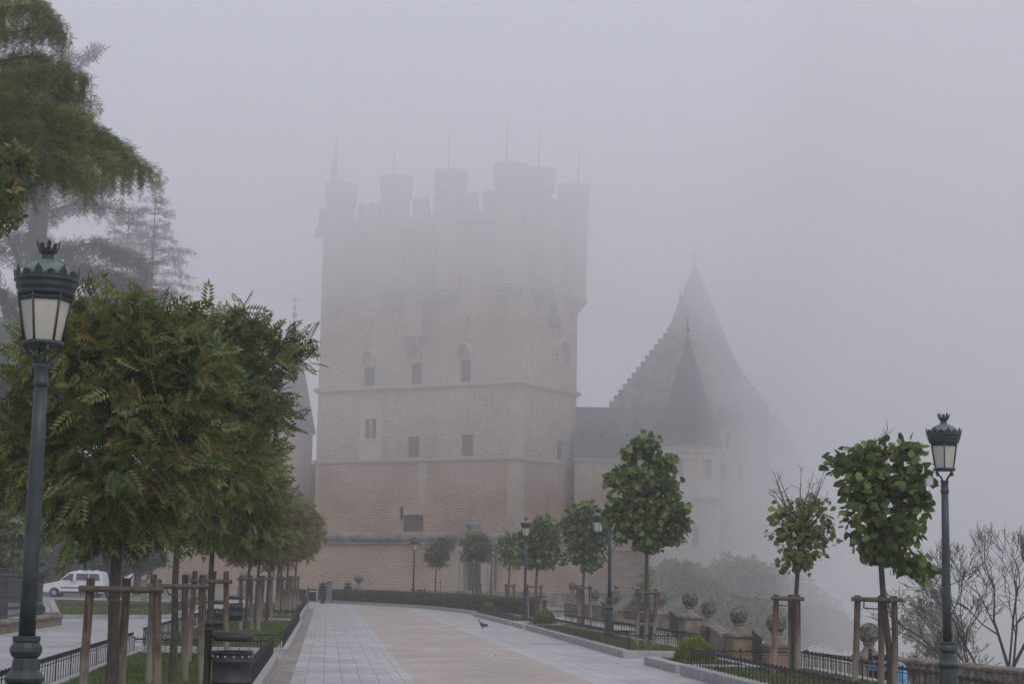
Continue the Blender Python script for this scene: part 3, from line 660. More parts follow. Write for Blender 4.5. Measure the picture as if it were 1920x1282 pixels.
# big spire behind
sY = gY + 9; mb = MB(); apex = at(1303, 492, sY); bz = at(1303, 770, sY).z; hwx = at(1413, 770, sY).x - apex.x
mb.add([(apex.x + math.cos(k * math.pi / 4 + .39) * hwx * 1.06, sY + math.sin(k * math.pi / 4 + .39) * hwx * 1.06, bz) for k in range(8)] + [tuple(apex)], [(k, (k + 1) % 8, 8) for k in range(8)] + [tuple(range(7, -1, -1))])
mb.box((apex.x, sY, bz - 20), (hwx * 1.7, hwx * 1.7, 40 - .01))
sp = empty('spire_tower', (apex.x, sY, 0), label='tall pointed slate spire behind the stepped gable, top lost in fog', cat='castle tower')
wi2 = Matrix.Translation((-apex.x, -sY, 0)); b_ = MB(); b_.v, b_.f = mb.v, mb.f; b_.xform(wi2); b_.build('spire', slate, sp)
finial((0, 0, apex.z - .2), 3.2, .09, sp); p = at(1276, 560, sY - 3); finial((p.x - apex.x, -3, p.z - .5), 2.2, .06, sp)
# round tower
ry = 203.5; rc = at(1289, 832, ry); rr_ = (at(1351, 832, ry).x - at(1226, 832, ry).x) / 2
rt = empty('round_tower', (rc.x, ry, 0), label='round stone tower under slate cone roof, projecting from the palace wing', cat='castle tower')
zz = lambda y: RZ(1289, y, ry - rr_)
MB().lathe([(rr_ * .97, -30), (rr_ * .96, zz(940)), (rr_ * .96, zz(833))], 32).build('wall', cas_co, rt)
for y in (845, 857): MB().lathe([(rr_ * .95, zz(y + 3)), (rr_ * 1.02, zz(y + 2)), (rr_ * 1.02, zz(y - 1)), (rr_ * .95, zz(y - 2))], 32).build('string_course', cas_pl, rt)
ap = RZ(1292, 628, ry)
MB().lathe([(rr_ * 1.08, zz(833)), (rr_ * 1.02, zz(820)), (rr_ * .8, zz(780)), (rr_ * .46, zz(715)), (.05, ap)], 28).build('roof', slate, rt)
finial((0, 0, ap - .2), 2.6, .07, rt)
for x, y0, y1 in ((1275, 857, 894), (1328, 858, 896), (1244, 858, 895), (1277, 985, 1023), (1304, 985, 1023)):
    d = ray(x, y0); xx = at(x, y0, ry - rr_).x - rc.x; 
    if abs(xx) < rr_ * .95:
        yy = -math.sqrt((rr_ * .965) ** 2 - xx * xx); ang = math.atan2(yy, xx)
        o = MB().box((0, 0, 0), (.95, .25, abs(zz(y0) - zz(y1)))).build('window', winm, rt); o.location = (xx, yy, (zz(y0) + zz(y1)) / 2); o.rotation_euler = (0, 0, ang + math.pi / 2)
        f_ = MB()
        hh = abs(zz(y0) - zz(y1)); f_.box((-.55, -.05, 0), (.15, .3, hh + .3)); f_.box((.55, -.05, 0), (.15, .3, hh + .3)); f_.box((0, -.05, hh / 2 + .08), (.94, .3, .15)); f_.box((0, -.05, -hh / 2 - .08), (.94, .3, .15)); f_.build('frame', cas_pl, o)
mb = MB()
for k in range(22):
    a = math.pi * (1.02 + .96 * k / 21); mb.box((math.cos(a) * rr_ * .99, math.sin(a) * rr_ * .99, zz(937)), (.3, .5, .75), a + math.pi / 2)
mb.build('corbel', cope_m, rt)
# blocks fading to the right
def block(name, label, x0, x1, ytop, Y, depth, roofy=None, wins=(), m=cas_co, zb=-40):
    A, B, zt0 = box_building(x0, x1, ytop, Y, depth); e = empty(name, (A[0], Y, 0), label=label, cat='castle building'); I = Matrix.Translation((-A[0], -Y, 0))
    ops0 = [op(*w_, A, B) for w_ in wins]; mb = MB(); P0, u0_, n0_ = facade(mb, A, B, zb, zt0, ops0); L = B[0] - A[0]
    for s in (0, L): mb.add([P0(s, zb), P0(s, zb, depth), P0(s, zt0, depth), P0(s, zt0)], [(0, 1, 2, 3)])
    mb.add([P0(0, zt0), P0(L, zt0), P0(L, zt0, depth), P0(0, zt0, depth)], [(0, 1, 2, 3)]); mb.xform(I); mb.build('wall', m, e)
    for o in ops0:
        w_ = pane(P0, o, e)
        for ob in [w_] + list(w_.children):
            for v in ob.data.vertices: v.co = I @ v.co
    if roofy:
        zr_ = at((x0 + x1) / 2, roofy, Y + depth / 2).z; mb = MB()
        mb.add([P0(-.4, zt0 + .01, -.4), P0(L + .4, zt0 + .01, -.4), P0(L + .4, zt0 + .01, depth), P0(-.4, zt0 + .01, depth), P0(L * .25, zr_, depth / 2), P0(L * .75, zr_, depth / 2)], [(0, 1, 5, 4), (1, 2, 5), (2, 3, 4, 5), (3, 0, 4)])
        mb.xform(I); mb.build('roof', slate, e)
    return e, P0, I
e, P0, I = block('castle_block', 'pale castle block just right of the round tower', 1350, 1396, 797, 207, 12, 760, [(1352, 868, 1363, 902), (1384, 872, 1393, 904), (1360, 812, 1369, 838)])
mb = MB(); q = at(1358, 1015, 205.8); mb.lathe([(.2, -2.2), (1.0, -.9), (1.05, 1.6), (.2, 2.6)], 12, (q.x - at(1350, 797, 207).x, -.6, q.z)); mb.build('bartizan', cope_m, e)
e, P0, I = block('chapel_block', 'ghostly far castle block with tall pointed windows, at right end', 1390, 1500, 855, 232, 14, 775)
for x, y0, y1 in ((1418, 1040, 1100), (1462, 1052, 1110), (1482, 945, 990)):
    o = op(x - 10, y0, x + 10, y1, (at(1390, 855, 232).x, 232), (at(1500, 855, 232).x, 232)); mb = MB(); c0 = (o[0] + o[1]) / 2; r0_ = (o[1] - o[0]) / 2
    pts = [(o[0], o[2]), (o[1], o[2]), (o[1], o[3] - r0_ * 1.4)] + [(c0 + r0_ * math.cos(t) , o[3] - r0_ * 1.4 + r0_ * 1.4 * math.sin(t)) for t in (.5, 1.0, 1.57, 2.1, 2.6)] + [(o[0], o[3] - r0_ * 1.4)]
    w_ = MB().plate([P0(a, b, -.12) for a, b in pts], .1, (0, 1, 0)); w_.xform(I); w_.build('arched_window', cope_m, e)
block('terrace_block', 'faintest lower castle block fading away at the far right', 1500, 1580, 1010, 246, 12, None)
# left turret house
lt = empty('corner_tower', (at(545, 800, 222).x, 222, 0), label='small round tower with slate cone and vane, left of the keep', cat='castle tower')
lr = (590 - 500) / 2 / FPX * 222; lz = lambda y: RZ(545, y, 222)
MB().lathe([(lr * .93, -2), (lr * .93, lz(812))], 24).build('wall', cas_co, lt)
MB().lathe([(lr * 1.06, lz(812)), (lr * .95, lz(790)), (lr * .6, lz(715)), (.06, lz(606))], 24).build('roof', slate, lt)
finial((0, 0, lz(607)), lz(552) - lz(607), .09, lt)
block('gate_house', 'low pale building joining the small left tower to the keep', 470, 596, 868, 224, 8)
# ================================================================== STREET LAMPS
def lantern(root, o=(0, 0, 0), s=1.0):
    """one lantern; o = top of the post, 0.80 m tall at s=1"""
    X = lambda prof: [(r * s, o[2] + z * s) for r, z in prof]; O = (o[0], o[1], 0)
    fr = MB()
    fr.lathe(X([(.125, .135), (.14, .14), (.145, .155), (.14, .17), (.12, .172)]), 24, O)
    for k in range(6):
        a = k * math.pi / 3 + .3; c_, s_ = math.cos(a), math.sin(a)
        fr.tube([(O[0] + .132 * s * c_, O[1] + .132 * s * s_, o[2] + .16 * s), (O[0] + .188 * s * c_, O[1] + .188 * s * s_, o[2] + .50 * s)], .0085 * s, 5)
    fr.lathe(X([(.17, .495), (.192, .50), (.198, .515), (.192, .53), (.205, .54), (.213, .565), (.207, .585), (.222, .595), (.226, .61), (.215, .62), (.15, .622)]), 28, O)
    fr.lathe(X([(.172, .455), (.1815, .455), (.186, .497), (.17, .497)]), 6, O, rz=.3); f = fr.build('lantern_frame', lampm, root, smooth=True)
    gl = MB().lathe(X([(.118, .172), (.178, .495)]), 6, O, rz=.3).build('glass', glass_m, f)
    br = MB()
    for k in range(4):
        a = k * math.pi / 2 + .5; c_, s_ = math.cos(a), math.sin(a)
        pt = [(.035, 0), (.05, .035), (.085, .07), (.115, .10), (.135, .14)]
        br.tube([(O[0] + r * s * c_, O[1] + r * s * s_, o[2] + z * s) for r, z in pt], [.014 * s, .012 * s, .011 * s, .011 * s, .014 * s], 6)
        br.tube([(O[0] + r * s * c_, O[1] + r * s * s_, o[2] + z * s) for r, z in [(.10, .085), (.135, .075), (.15, .10), (.14, .125), (.125, .115)]], .008 * s, 5)
    br.build('bracket', lampm, root)
    dm = MB().lathe(X([(.165, .615), (.182, .635), (.178, .66), (.16, .69), (.13, .715), (.09, .735), (.055, .745), (.048, .755)]), 28, O).build('dome', dome_m, root, smooth=True)
    cm = MB()
    cm.lathe(X([(.048, .75), (.042, .765), (.042, .79), (.048, .80), (.062, .808), (.068, .83), (.05, .832)]), 20, O)
    for k in range(10):
        a = k * math.pi / 5; c_, s_ = math.cos(a), math.sin(a); t_ = Vector((-s_, c_, 0)); hh = .895 if k % 2 == 0 else .87; wd = .019
        b = Vector((O[0], O[1], o[2])); P = lambda r, z, q: b + Vector((r * s * c_, r * s * s_, z * s)) + t_ * q * s
        cm.plate([P(.062, .825, -wd), P(.062, .825, wd), P(.07, .848, wd * .6), P(.075, .86, wd), P(.082, hh, 0), P(.075, .86, -wd), P(.07, .848, -wd * .6)], .004, (c_, s_, 0))
    cm.build('crown_ornament', lampm, dm)
    cr2 = MB()
    for k in range(16):
        a = k * math.pi / 8; c_, s_ = math.cos(a), math.sin(a); t_ = Vector((-s_, c_, 0)); hh = .70 if k % 2 == 0 else .665; wd = .034
        b = Vector((O[0], O[1], o[2])); P = lambda r, z, q: b + Vector((r * s * c_, r * s * s_, z * s)) + t_ * q * s
        cr2.plate([P(.216, .612, -wd), P(.216, .612, wd), P(.22, .635, wd * .75), P(.222, .65, wd * .9), P(.23, hh, 0), P(.222, .65, -wd * .9), P(.22, .635, -wd * .75)], .005, (c_, s_, 0))
    cr2.build('crest_ring', lampm, f)
def lamp_post(root, top=3.2, s=1.0):
    p = MB().lathe([(.058, 1.12), (.056, 1.6), (.05, 2.4), (.045, top - .16)], 20, flute=.0).build('post', lampm, root, smooth=True)
    MB().lathe([(.045, top - .17), (.056, top - .15), (.056, top - .13), (.047, top - .11), (.047, top - .03), (.058, top - .015), (.05, top)], 20).build('collar', lampm, p, smooth=True)
    MB().lathe([(.17, 0), (.17, .10), (.145, .14), (.135, .16), (.125, .5), (.11, .80)], 16, flute=.06).build('base', lampm, root)
    MB().lathe([(.11, .79), (.12, .81), (.135, .83), (.138, .85), (.12, .87), (.095, .90), (.088, .96), (.082, .985), (.10, 1.0), (.112, 1.03), (.108, 1.06), (.088, 1.09), (.095, 1.10), (.095, 1.13), (.06, 1.135)], 26, flute=.03).build('collar', lampm, root)
def street_lamp(loc, label, rz=0.0, group='lamps along the promenade', top=3.2):
    e = empty('street_lamp', loc, rz, label, 'street lamp', group); lamp_post(e, top); lantern(e, (0, 0, top - .01)); return e
def xat(px, Y): return (ray(px, 1000).x / ray(px, 1000).y) * Y
def foot(px, py, Y, z=0.0):            # on the ground below the pixel
    p = at(px, py, Y); return Vector((p.x, Y, z))
near_lamp = street_lamp(foot(50, 1200, 12.0, .17), 'large near green iron street lamp in front of the left trees', top=3.03)
street_lamp(foot(1776, 1180, 22.3, -.08), 'green iron street lamp by the right edge with small camera on a wire')
street_lamp(foot(984, 1130, 69, .14), 'distant single street lamp between two slim staked trees')
street_lamp(foot(775, 1100, 101, 0), 'far lone street lamp standing behind the end hedge', 0.4)
street_lamp(foot(1021 - 100, 1080, 150, 0), 'tiny dark street lamp beside the castle gateway', 0.2).scale = (1.15, 1.15, 1.15)
# lamp with three lanterns
e = empty('street_lamp', foot(1142, 1195, 50, .14), R(28), 'three-headed green street lamp beside the tallest right tree', 'street lamp', 'lamps along the promenade'); lamp_post(e, 3.32)
lantern(e, (0, 0, 3.30), .8)
for sx in (-1, 1):
    lantern(e, (sx * .42, 0, 2.86), .92)
    a = MB(); a.tube([(0, 0, 2.45), (sx * .1, 0, 2.5), (sx * .2, 0, 2.62), (sx * .28, 0, 2.78), (sx * .42, 0, 2.86)], .02, 6); a.tube([(0, 0, 2.86), (sx * .42, 0, 2.87)], .014, 6)
    a.tube([(sx * .12, 0, 2.83), (sx * .24, 0, 2.75), (sx * .2, 0, 2.66), (sx * .12, 0, 2.7), (sx * .15, 0, 2.76)], .013, 6); a.tube([(sx * .33, 0, 2.85), (sx * .4, 0, 2.72), (sx * .36, 0, 2.66)], .012, 5)
    a.build('arm', lampm, e)
e = empty('street_lamp', foot(328, 1080, 92, 0), R(10), 'two-armed old street lamp seen behind the second left tree', 'street lamp', 'lamps along the promenade'); lamp_post(e, 3.1)
for sx in (-1, 1):
    lantern(e, (sx * .62, 0, 2.75), .9)
    a = MB(); a.tube([(0, 0, 2.35), (sx * .2, 0, 2.3), (sx * .4, 0, 2.42), (sx * .5, 0, 2.6), (sx * .62, 0, 2.76)], .024, 6); a.tube([(0, 0, 2.8), (sx * .25, 0, 2.66), (sx * .42, 0, 2.5)], .018, 6); a.build('arm', lampm, e)
# small camera strung from the right lamp
lp = foot(1776, 1180, 22.3); cz = at(1742, 903, 22.3).z; cx_ = xat(1743, 22.3) - .0
e = empty('security_camera', (cx_, 22.3, cz), 0, 'small grey camera box on a thin wire beside the right lamp', 'camera')
b = MB(); b.box((0, 0, 0), (.085, .12, .09)); b.box((.01, 0, .062), (.035, .06, .04)); b.build('housing', hub_m, e); MB().lathe([(.0001, -.06), (.022, -.055), (.026, 0), (.02, .01)], 12, (.05, -.02, -.03)).build('lens', trimm, e)
MB().tube([(.02, 0, -.045), (lp.x - cx_ - .045, 0, -.05)], .004, 5).build('bracket', iron, e)
# ================================================================== TREE STAKES
def tree_guard(px_posts, Y, ztop, rail_px, label, loc, rr=.045, lean=0.0, group='wooden stake frames round the young trees', dy=(0, .35, -.1)):
    """px_posts: pixel columns of the post tops; rails join them"""
    e = empty('stake_frame', loc, 0, label, 'tree stakes', group); ps = []
    for i, px in enumerate(px_posts):
        yy = Y + dy[i % len(dy)]; x = xat(px, yy) - loc[0]; jx = rnd.uniform(-.09, .09); z0 = -loc[2] - .1
        p = MB().tube([(x + jx - .03 * (px - 960) / 960, yy - loc[1], z0), (x + jx * .4, yy - loc[1], (ztop) * .5), (x, yy - loc[1], ztop)], [rr * 1.06, rr, rr * .97], 10)
        p.build('post', wood_dark, e); ps.append((x, yy - loc[1]))
    for (i, j, dz) in rail_px:
        a, b = ps[i], ps[j]; d = Vector((b[0] - a[0], b[1] - a[1], 0)); d.normalize(); off = Vector((-d.y, d.x, 0)) * rr * 1.5
        if off.y > 0: off = -off
        A = Vector((a[0], a[1], ztop + dz)) - d * .1 + off; B = Vector((b[0], b[1], ztop + dz - rnd.uniform(0, .02))) + d * .1 + off
        MB().tube([A, (A + B) / 2 + Vector((0, 0, -.005)), B], [rr * .68, rr * .72, rr * .66], 8).build('rail', rail_w, e)
    return e
# ================================================================== FOLIAGE
rng = np.random.default_rng(11)
def nrm(a): return a / np.maximum(1e-9, np.linalg.norm(a, axis=-1, keepdims=True))
def scatter(name, tv, tf, P, D, S, m, parent=None, up=None, roll=1.0):
    """copy template (tv: verts, tf: faces by size) to P with its y axis along D"""
    N = len(P); a = nrm(D); h = rng.normal(0, roll, (N, 3)); h[:, 2] += 1.0 if up is None else up
    b = nrm(np.cross(a, h)); c = np.cross(b, a)
    T = tv[None, :, :] * S[:, None, None]
    V = P[:, None, :] + T[..., 0:1] * b[:, None, :] + T[..., 1:2] * a[:, None, :] + T[..., 2:3] * c[:, None, :]
    nv = len(tv); off = (np.arange(N) * nv)[:, None, None]
    Fs = [(np.array(f)[None] + off).reshape(-1, np.array(f).shape[1]) for f in tf]
    return npmesh(name, V.reshape(-1, 3), Fs, m, parent)
def pinnate(n=6, lw=.062, ll=.38):
    v, f = [], []
    for i in range(n):
        y = .14 + .74 * i / (n - 1); L = ll * (1 - .35 * abs(i / (n - 1) - .35))
        for s in (-1, 1):
            d = np.array([s * .84, .54, -.22]); d /= np.linalg.norm(d); w = np.array([-.54 * s, .84, 0]) * lw; b = np.array([0, y, -.15 * y * y])
            k = len(v); v += [b, b + d * L * .45 + w * 1.0, b + d * L, b + d * L * .4 - w * .9]; f.append([k, k + 1, k + 2, k + 3])
    k = len(v); v += [np.array([0, .9, -.12]), np.array([.07, 1.03, -.16]), np.array([0, 1.28, -.26]), np.array([-.07, 1.03, -.16])]; f.append([k, k + 1, k + 2, k + 3])
    return np.array(v), [np.array(f)]
def limeleaf():
    h = [(0, .04, 0), (.28, -.08, .05), (.52, .2, .07), (.50, .58, .04), (.24, .88, -.04), (0, 1.02, -.12)]
    v = [np.array(p) for p in h] + [np.array((-x, y, z)) for x, y, z in h[1:5]]
    return np.array(v), [np.array([[0, 1, 2, 3], [5, 9, 8, 7]])[:0] if False else np.array([[0, 1, 2, 3, 4, 5], [0, 5, 9, 8, 7, 6]])]
def sprig(n=5, w=.11):                 # small cluster of simple leaves
    v, f = [], []
    for i in range(n):
        a = 2.4 * i; d = np.array([math.cos(a) * .8, .35 + .13 * i, math.sin(a) * .55]); d /= np.linalg.norm(d); q = np.cross(d, [0, 0, 1.0]); q /= np.linalg.norm(q) + 1e-9
        b = np.array([0, .08 * i, 0]); k = len(v); v += [b, b + d * .5 + q * w * 2, b + d, b + d * .5 - q * w * 2]; f.append([k, k + 1, k + 2, k + 3])
    return np.array(v), [np.array(f)]
def blades(n=7, w=.036, droop=.3):
    v, f = [], []
    for i in range(n):
        a = 2 * math.pi * i / n + .3; d = np.array([math.cos(a) * .75, .6, math.sin(a) * .6 - droop * .3]); d /= np.linalg.norm(d); q = np.cross(d, [0.2, 0.1, 1.0]); q /= np.linalg.norm(q)
        b = np.array([0, .13 * i, 0]); k = len(v); v += [b - q * w * .5, b + d * .6 - q * w, b + d, b + d * .55 + q * w, b + q * w * .5]; f.append([k, k + 1, k + 2, k + 3, k + 4])
    return np.array(v), [np.array(f)]
PIN, LIME, SPR, BLD = pinnate(), limeleaf(), sprig(), blades()
def lobe_points(lobes, n, bias=.45):
    w = np.array([l[3] * l[4] * l[5] for l in lobes]) ** .8; w /= w.sum(); k = rng.choice(len(lobes), n, p=w); L = np.array(lobes)[k]
    u = nrm(rng.normal(size=(n, 3))); r = rng.uniform(0, 1, n) ** bias
    return L[:, :3] + u * r[:, None] * L[:, 3:6], k
def lobed_tree(name, loc, lobes, trunk_top, r0_, nt, nl, tmpl, lsize, m, label, group, cat='tree', droop=-.35, spread=.16, crown='crown', lean=(0, 0), bm=None, twigs=True, bare=0, size_var=.42, bare_box=None, z0=-.1):
    """lobes in metres relative to loc: (x,y,z,rx,ry,rz)"""
    e = empty(name, loc, 0, label, cat, group); tb = MB(); lt_ = (lean[0], lean[1])
    top = Vector((lt_[0], lt_[1], trunk_top))
    tp_ = [Vector((0, 0, z0)), Vector((lt_[0] * .2 + .01, lt_[1] * .2, trunk_top * .3)), Vector((lt_[0] * .6 - .012, lt_[1] * .6, trunk_top * .65)), top]
    tb.tube(tp_, [r0_ * 1.15, r0_, r0_ * .9, r0_ * .78], 9)
    zt_ = max(l[2] for l in lobes); lead = Vector((lt_[0] * 1.3, lt_[1], trunk_top + (zt_ - trunk_top) * .8)); tb.tube([top, (top + lead) / 2 + Vector((.03, 0, 0)), lead], [r0_ * .75, r0_ * .5, r0_ * .2], 6, False)
    for l in lobes:
        c = Vector(l[:3]); s = top.lerp(lead, max(0, min(.8, (c.z - top.z) / max(.1, lead.z - top.z) - .25)))
        mid = (s + c) / 2 + Vector((rnd.uniform(-.05, .05), rnd.uniform(-.05, .05), -.06 * (c - s).length)); tb.tube([s, mid, c], [r0_ * .42, r0_ * .28, r0_ * .14], 5, False)
        for q in range(4):
            d = Vector((rnd.gauss(0, 1), rnd.gauss(0, 1), rnd.gauss(.2, .8))).normalized(); d = Vector((d.x * l[3], d.y * l[4], d.z * l[5])) * .85
            tb.tube([c, c + d * .5 + Vector((0, 0, .02)), c + d], [r0_ * .16, r0_ * .1, r0_ * .04], 4, False)
    P, k = lobe_points(lobes, nt); L = np.array(lobes)
    ctr = np.array([lt_[0], lt_[1], trunk_top + .3 * (zt_ - trunk_top)])
    out = nrm(P - ctr); L0 = L[k][:, :3]
    if twigs:
        for i in range(0, nt, max(1, nt // 160)):
            a = Vector(P[i]); b = Vector(L0[i]); b = a.lerp(b, min(1, .38 / max(.05, (a - b).length))); tb.tube([b, (a + b) / 2 + Vector((0, 0, .015)), a], [.009, .006, .003], 3, False)
    for i in range(bare):
        bx = bare_box; a = Vector((rnd.uniform(bx[0], bx[1]), rnd.uniform(-.3, .3), rnd.uniform(bx[2], bx[3]))); s = lead.lerp(top, rnd.uniform(0, .8))
        s = s.lerp(a, .05); m1 = s.lerp(a, .5) + Vector((rnd.uniform(-.04, .04), 0, -.04)); tb.tube([s, m1, a], [.014, .010, .003], 4, False)
        for q in range(7):
            t = rnd.uniform(.3, 1); p = s.lerp(a, t); d = Vector((rnd.gauss(0, 1), rnd.gauss(0, .6), rnd.gauss(.5, .5))).normalized() * rnd.uniform(.06, .2); tb.tube([p, p + d * .6, p + d + Vector((0, 0, .02))], [.005, .004, .002], 3, False)
    tb.build('trunk', bm or bark, e, smooth=False)
    n = nt * nl; PP = np.repeat(P, nl, 0) + np.clip(rng.normal(0, spread, (n, 3)), -1.6 * spread, 1.6 * spread) * [1, 1, .8]; O = np.repeat(out, nl, 0)
    D = O * .8 + rng.normal(0, .65, (n, 3)); D[:, 2] += droop
    S = lsize * (1 + rng.uniform(-size_var, size_var, n))
    scatter(crown, tmpl[0], tmpl[1], PP, D, S, m, e)
    return e
def px_lobes(lobes, loc, Y, depth=.9):
    out = []
    for (px, py, rx, ry) in lobes:
        p = at(px, py, Y); s = Y / FPX; out.append((p.x - loc[0], rnd.uniform(-.25, .25) * rx * s, p.z - loc[2], rx * s, min(rx, ry * 1.3) * s * depth + .15, ry * s))
    return out
# ------------------------------------------------------------------ left row of staked ash trees
ga = 'young trees in the left row of planting beds'
def left_tree(px, Y, lobes, label, n, nl=7, size=.20, ttop=None, r=.055, m=leaf_a):
    loc = Vector((xat(px, Y) + .0, Y, .12)); L = px_lobes(lobes, loc, Y)
    return lobed_tree('ash_tree', loc, L, ttop or (at(px, 985, Y).z - loc.z), r, n, nl, PIN, size, m, label, ga, spread=.13, droop=-.45)
left_tree(222, 19.5, [(250, 640, 105, 70), (140, 670, 90, 75), (90, 790, 75, 90), (230, 770, 120, 90), (330, 700, 95, 80), (120, 900, 75, 75), (230, 900, 110, 75), (340, 830, 80, 85), (40, 850, 40, 60), (170, 985, 45, 32), (290, 950, 70, 45), (330, 610, 45, 36), (215, 585, 55, 26), (150, 590, 30, 22)],
          'nearest and largest ash tree of the left row, reddish shoots in its crown', 540, 7, .25, r=.07)
left_tree(334, 26, [(430, 650, 75, 60), (515, 680, 48, 46), (430, 760, 90, 85), (505, 760, 42, 42), (380, 860, 90, 80), (445, 880, 60, 60), (330, 930, 70, 70), (440, 620, 50, 35), (380, 700, 80, 70), (540, 640, 22, 35), (480, 605, 18, 22)],
          'second ash tree of the left row, spreading right over its neighbour', 460, 7, .25)
left_tree(400, 32, [(465, 860, 55, 60), (430, 900, 80, 65), (482, 945, 42, 42), (400, 960, 70, 50), (500, 900, 24, 30), (470, 990, 40, 35)],
          'third ash tree of the left row, crown low behind the second', 340, 7, .25, ttop=2.5)
protoA = None
far_specs = [(466, 51, 1.0, leaf_a, 'fourth tree of the left row with dark drooping leaves'), (482, 55, .85, leaf_b, 'slim fifth tree of the left row with coppery foliage'), (505, 60, 1.0, leaf_b, 'sixth tree of the left row, crown turning coppery'),
             (522, 68, 1.05, leaf_a, 'seventh tree of the left row, half hidden among trunks'), (533, 76, 1.1, leaf_b, 'eighth tree of the left row, dull reddish crown'), (543, 84, 1.15, leaf_a, 'ninth tree of the left row, rounded green crown'), (556, 93, 1.2, leaf_a, 'last and farthest green tree of the left row')]
protos = []
for i, (px, Y, sc, m_, lb) in enumerate(far_specs):
    loc = Vector((xat(px, Y), Y, .12))
    if i < 3:
        L = [(0, 0, 3.1, 1.0, 1.0, .7), (.5, .2, 3.6, .75, .8, .6), (-.5, -.1, 3.5, .8, .8, .6), (.1, 0, 4.15, .6, .6, .5), (.75, -.2, 2.75, .55, .6, .45), (-.6, .2, 2.7, .5, .6, .4)]
        L = [(a + rnd.uniform(-.15, .15), b, c + rnd.uniform(-.15, .15), d, e_, f_) for a, b, c, d, e_, f_ in L]
        e = lobed_tree('ash_tree', loc, L, 2.15, .055, 420, 7, PIN, .26, m_, lb, ga, spread=.14, droop=-.4, lean=(rnd.uniform(-.1, .15), 0)); protos.append(e); e.scale = (sc,) * 3
    else:
        e = copy_tree(protos[(i) % 3], loc, rnd.uniform(0, 6), lb, ga, sc)
# stakes of the left row
gs = 'wooden stake frames round the young trees'
tree_guard([175, 242, 299], 19.4, 1.58, [(0, 2, -.115)], 'three rough stakes with a crossrail round the nearest left tree', (xat(230, 19.4), 19.4, .1), .05, dy=(-.2, .45, -.3))
tree_guard([292, 351, 383], 25.8, 1.63, [(0, 2, -.17)], 'stake frame round the second left tree, low crossrail', (xat(334, 25.8), 25.8, .1), .052, dy=(-.3, .45, -.1))
tree_guard([369, 404, 427], 32.0, 1.70, [(0, 2, -.18)], 'stake frame round the third left tree, behind the two near ones', (xat(396, 32), 32.0, .1), .052, dy=(-.3, .5, -.1))
for i, (pp, Y, lb) in enumerate([((455, 474, 492), 50.8, 'pale-footed stake frame round the fourth left tree'), ((488, 497, 512), 59.8, 'stake frame round the sixth left tree with bleached foot'), ((525, 533, 544), 68, 'stake frame of the seventh left tree, whitish lower posts'),
                                 ((529, 541, 548), 76, 'small stake frame among far left trunks, eighth tree'), ((545, 550, 556), 84, 'far small stake frame near the end bin, ninth tree'), ((551, 556, 562), 92, 'farthest stake frame at the end of the left row')]):
    tree_guard(list(pp), Y, 1.62, [(0, 2, -.10), (0, 1, -.10)], lb, (xat(pp[1], Y), Y, .1), .055, dy=(-.2, .4, -.2))
# ------------------------------------------------------------------ right-hand limes
gr = 'young trees in the right planting beds'
def right_tree(px, Y, base_px, lobes, label, n, nl, size, ttop_px, r=.05, m=leaf_l, tm=LIME, name='lime_tree', **kw):
    loc = Vector((xat(base_px, Y), Y, .14)); L = px_lobes(lobes, loc, Y)
    return lobed_tree(name, loc, L, at(px, ttop_px, Y).z - loc.z, r, n, nl, tm, size, m, label, gr, lean=(xat(px, Y) - loc.x, 0), **kw)
right_tree(1650, 24, 1668, [(1600, 865, 40, 26), (1565, 868, 20, 16), (1640, 850, 40, 22), (1690, 850, 34, 22), (1710, 885, 26, 30), (1620, 910, 45, 32), (1660, 900, 50, 40), (1700, 930, 35, 35), (1640, 960, 52, 36), (1680, 985, 45, 35), (1630, 1005, 35, 30), (1655, 1030, 38, 22), (1695, 1050, 34, 16), (1725, 1062, 26, 20), (1725, 940, 12, 14)],
           'broad-leaved lime tree with bent low branch, beside the right lamp', 390, 5, .098, 1035, .048, spread=.075, droop=-.7, bare=3, bare_box=(-.2, .1, 3.7, 3.95))
right_tree(1497, 31, 1487, [(1500, 1010, 42, 30), (1480, 990, 34, 26), (1530, 1005, 32, 24), (1510, 1040, 34, 22), (1480, 1050, 24, 16), (1535, 960, 22, 20), (1500, 960, 30, 22), (1460, 970, 14, 10), (1505, 1062, 16, 12), (1470, 955, 16, 12), (1550, 990, 16, 12)],
           'sparse half-bare tree with twiggy top, second from the right edge', 185, 5, .085, 1045, .045, m=leaf_y, tm=LIME, spread=.08, droop=-.3, bare=18, bare_box=(-.45, .65, 3.0, 3.75))
right_tree(1213, 44.5, 1215, [(1210, 840, 24, 24), (1183, 855, 14, 12), (1242, 872, 20, 22), (1170, 895, 24, 16), (1145, 905, 14, 10), (1212, 905, 36, 28), (1252, 915, 20, 18), (1178, 940, 34, 20), (1235, 955, 36, 24), (1268, 960, 18, 18), (1158, 965, 22, 16), (1198, 985, 36, 20), (1248, 1000, 26, 14), (1215, 1015, 20, 12), (1175, 1000, 16, 10), (1270, 985, 12, 10)],
           'tallest full-crowned lime tree of the right row', 560, 6, .13, 1040, .06, spread=.12, droop=-.5)
right_tree(1096, 66, 1094, [(1095, 962, 24, 16), (1075, 985, 22, 20), (1115, 985, 24, 22), (1095, 1000, 30, 20), (1080, 1040, 22, 14), (1105, 1045, 24, 18), (1095, 1020, 22, 18), (1120, 1010, 16, 14)],
           'lime tree with waisted dark crown, left of the three-headed lamp', 420, 6, .14, 1062, .06, spread=.16, droop=-.5)
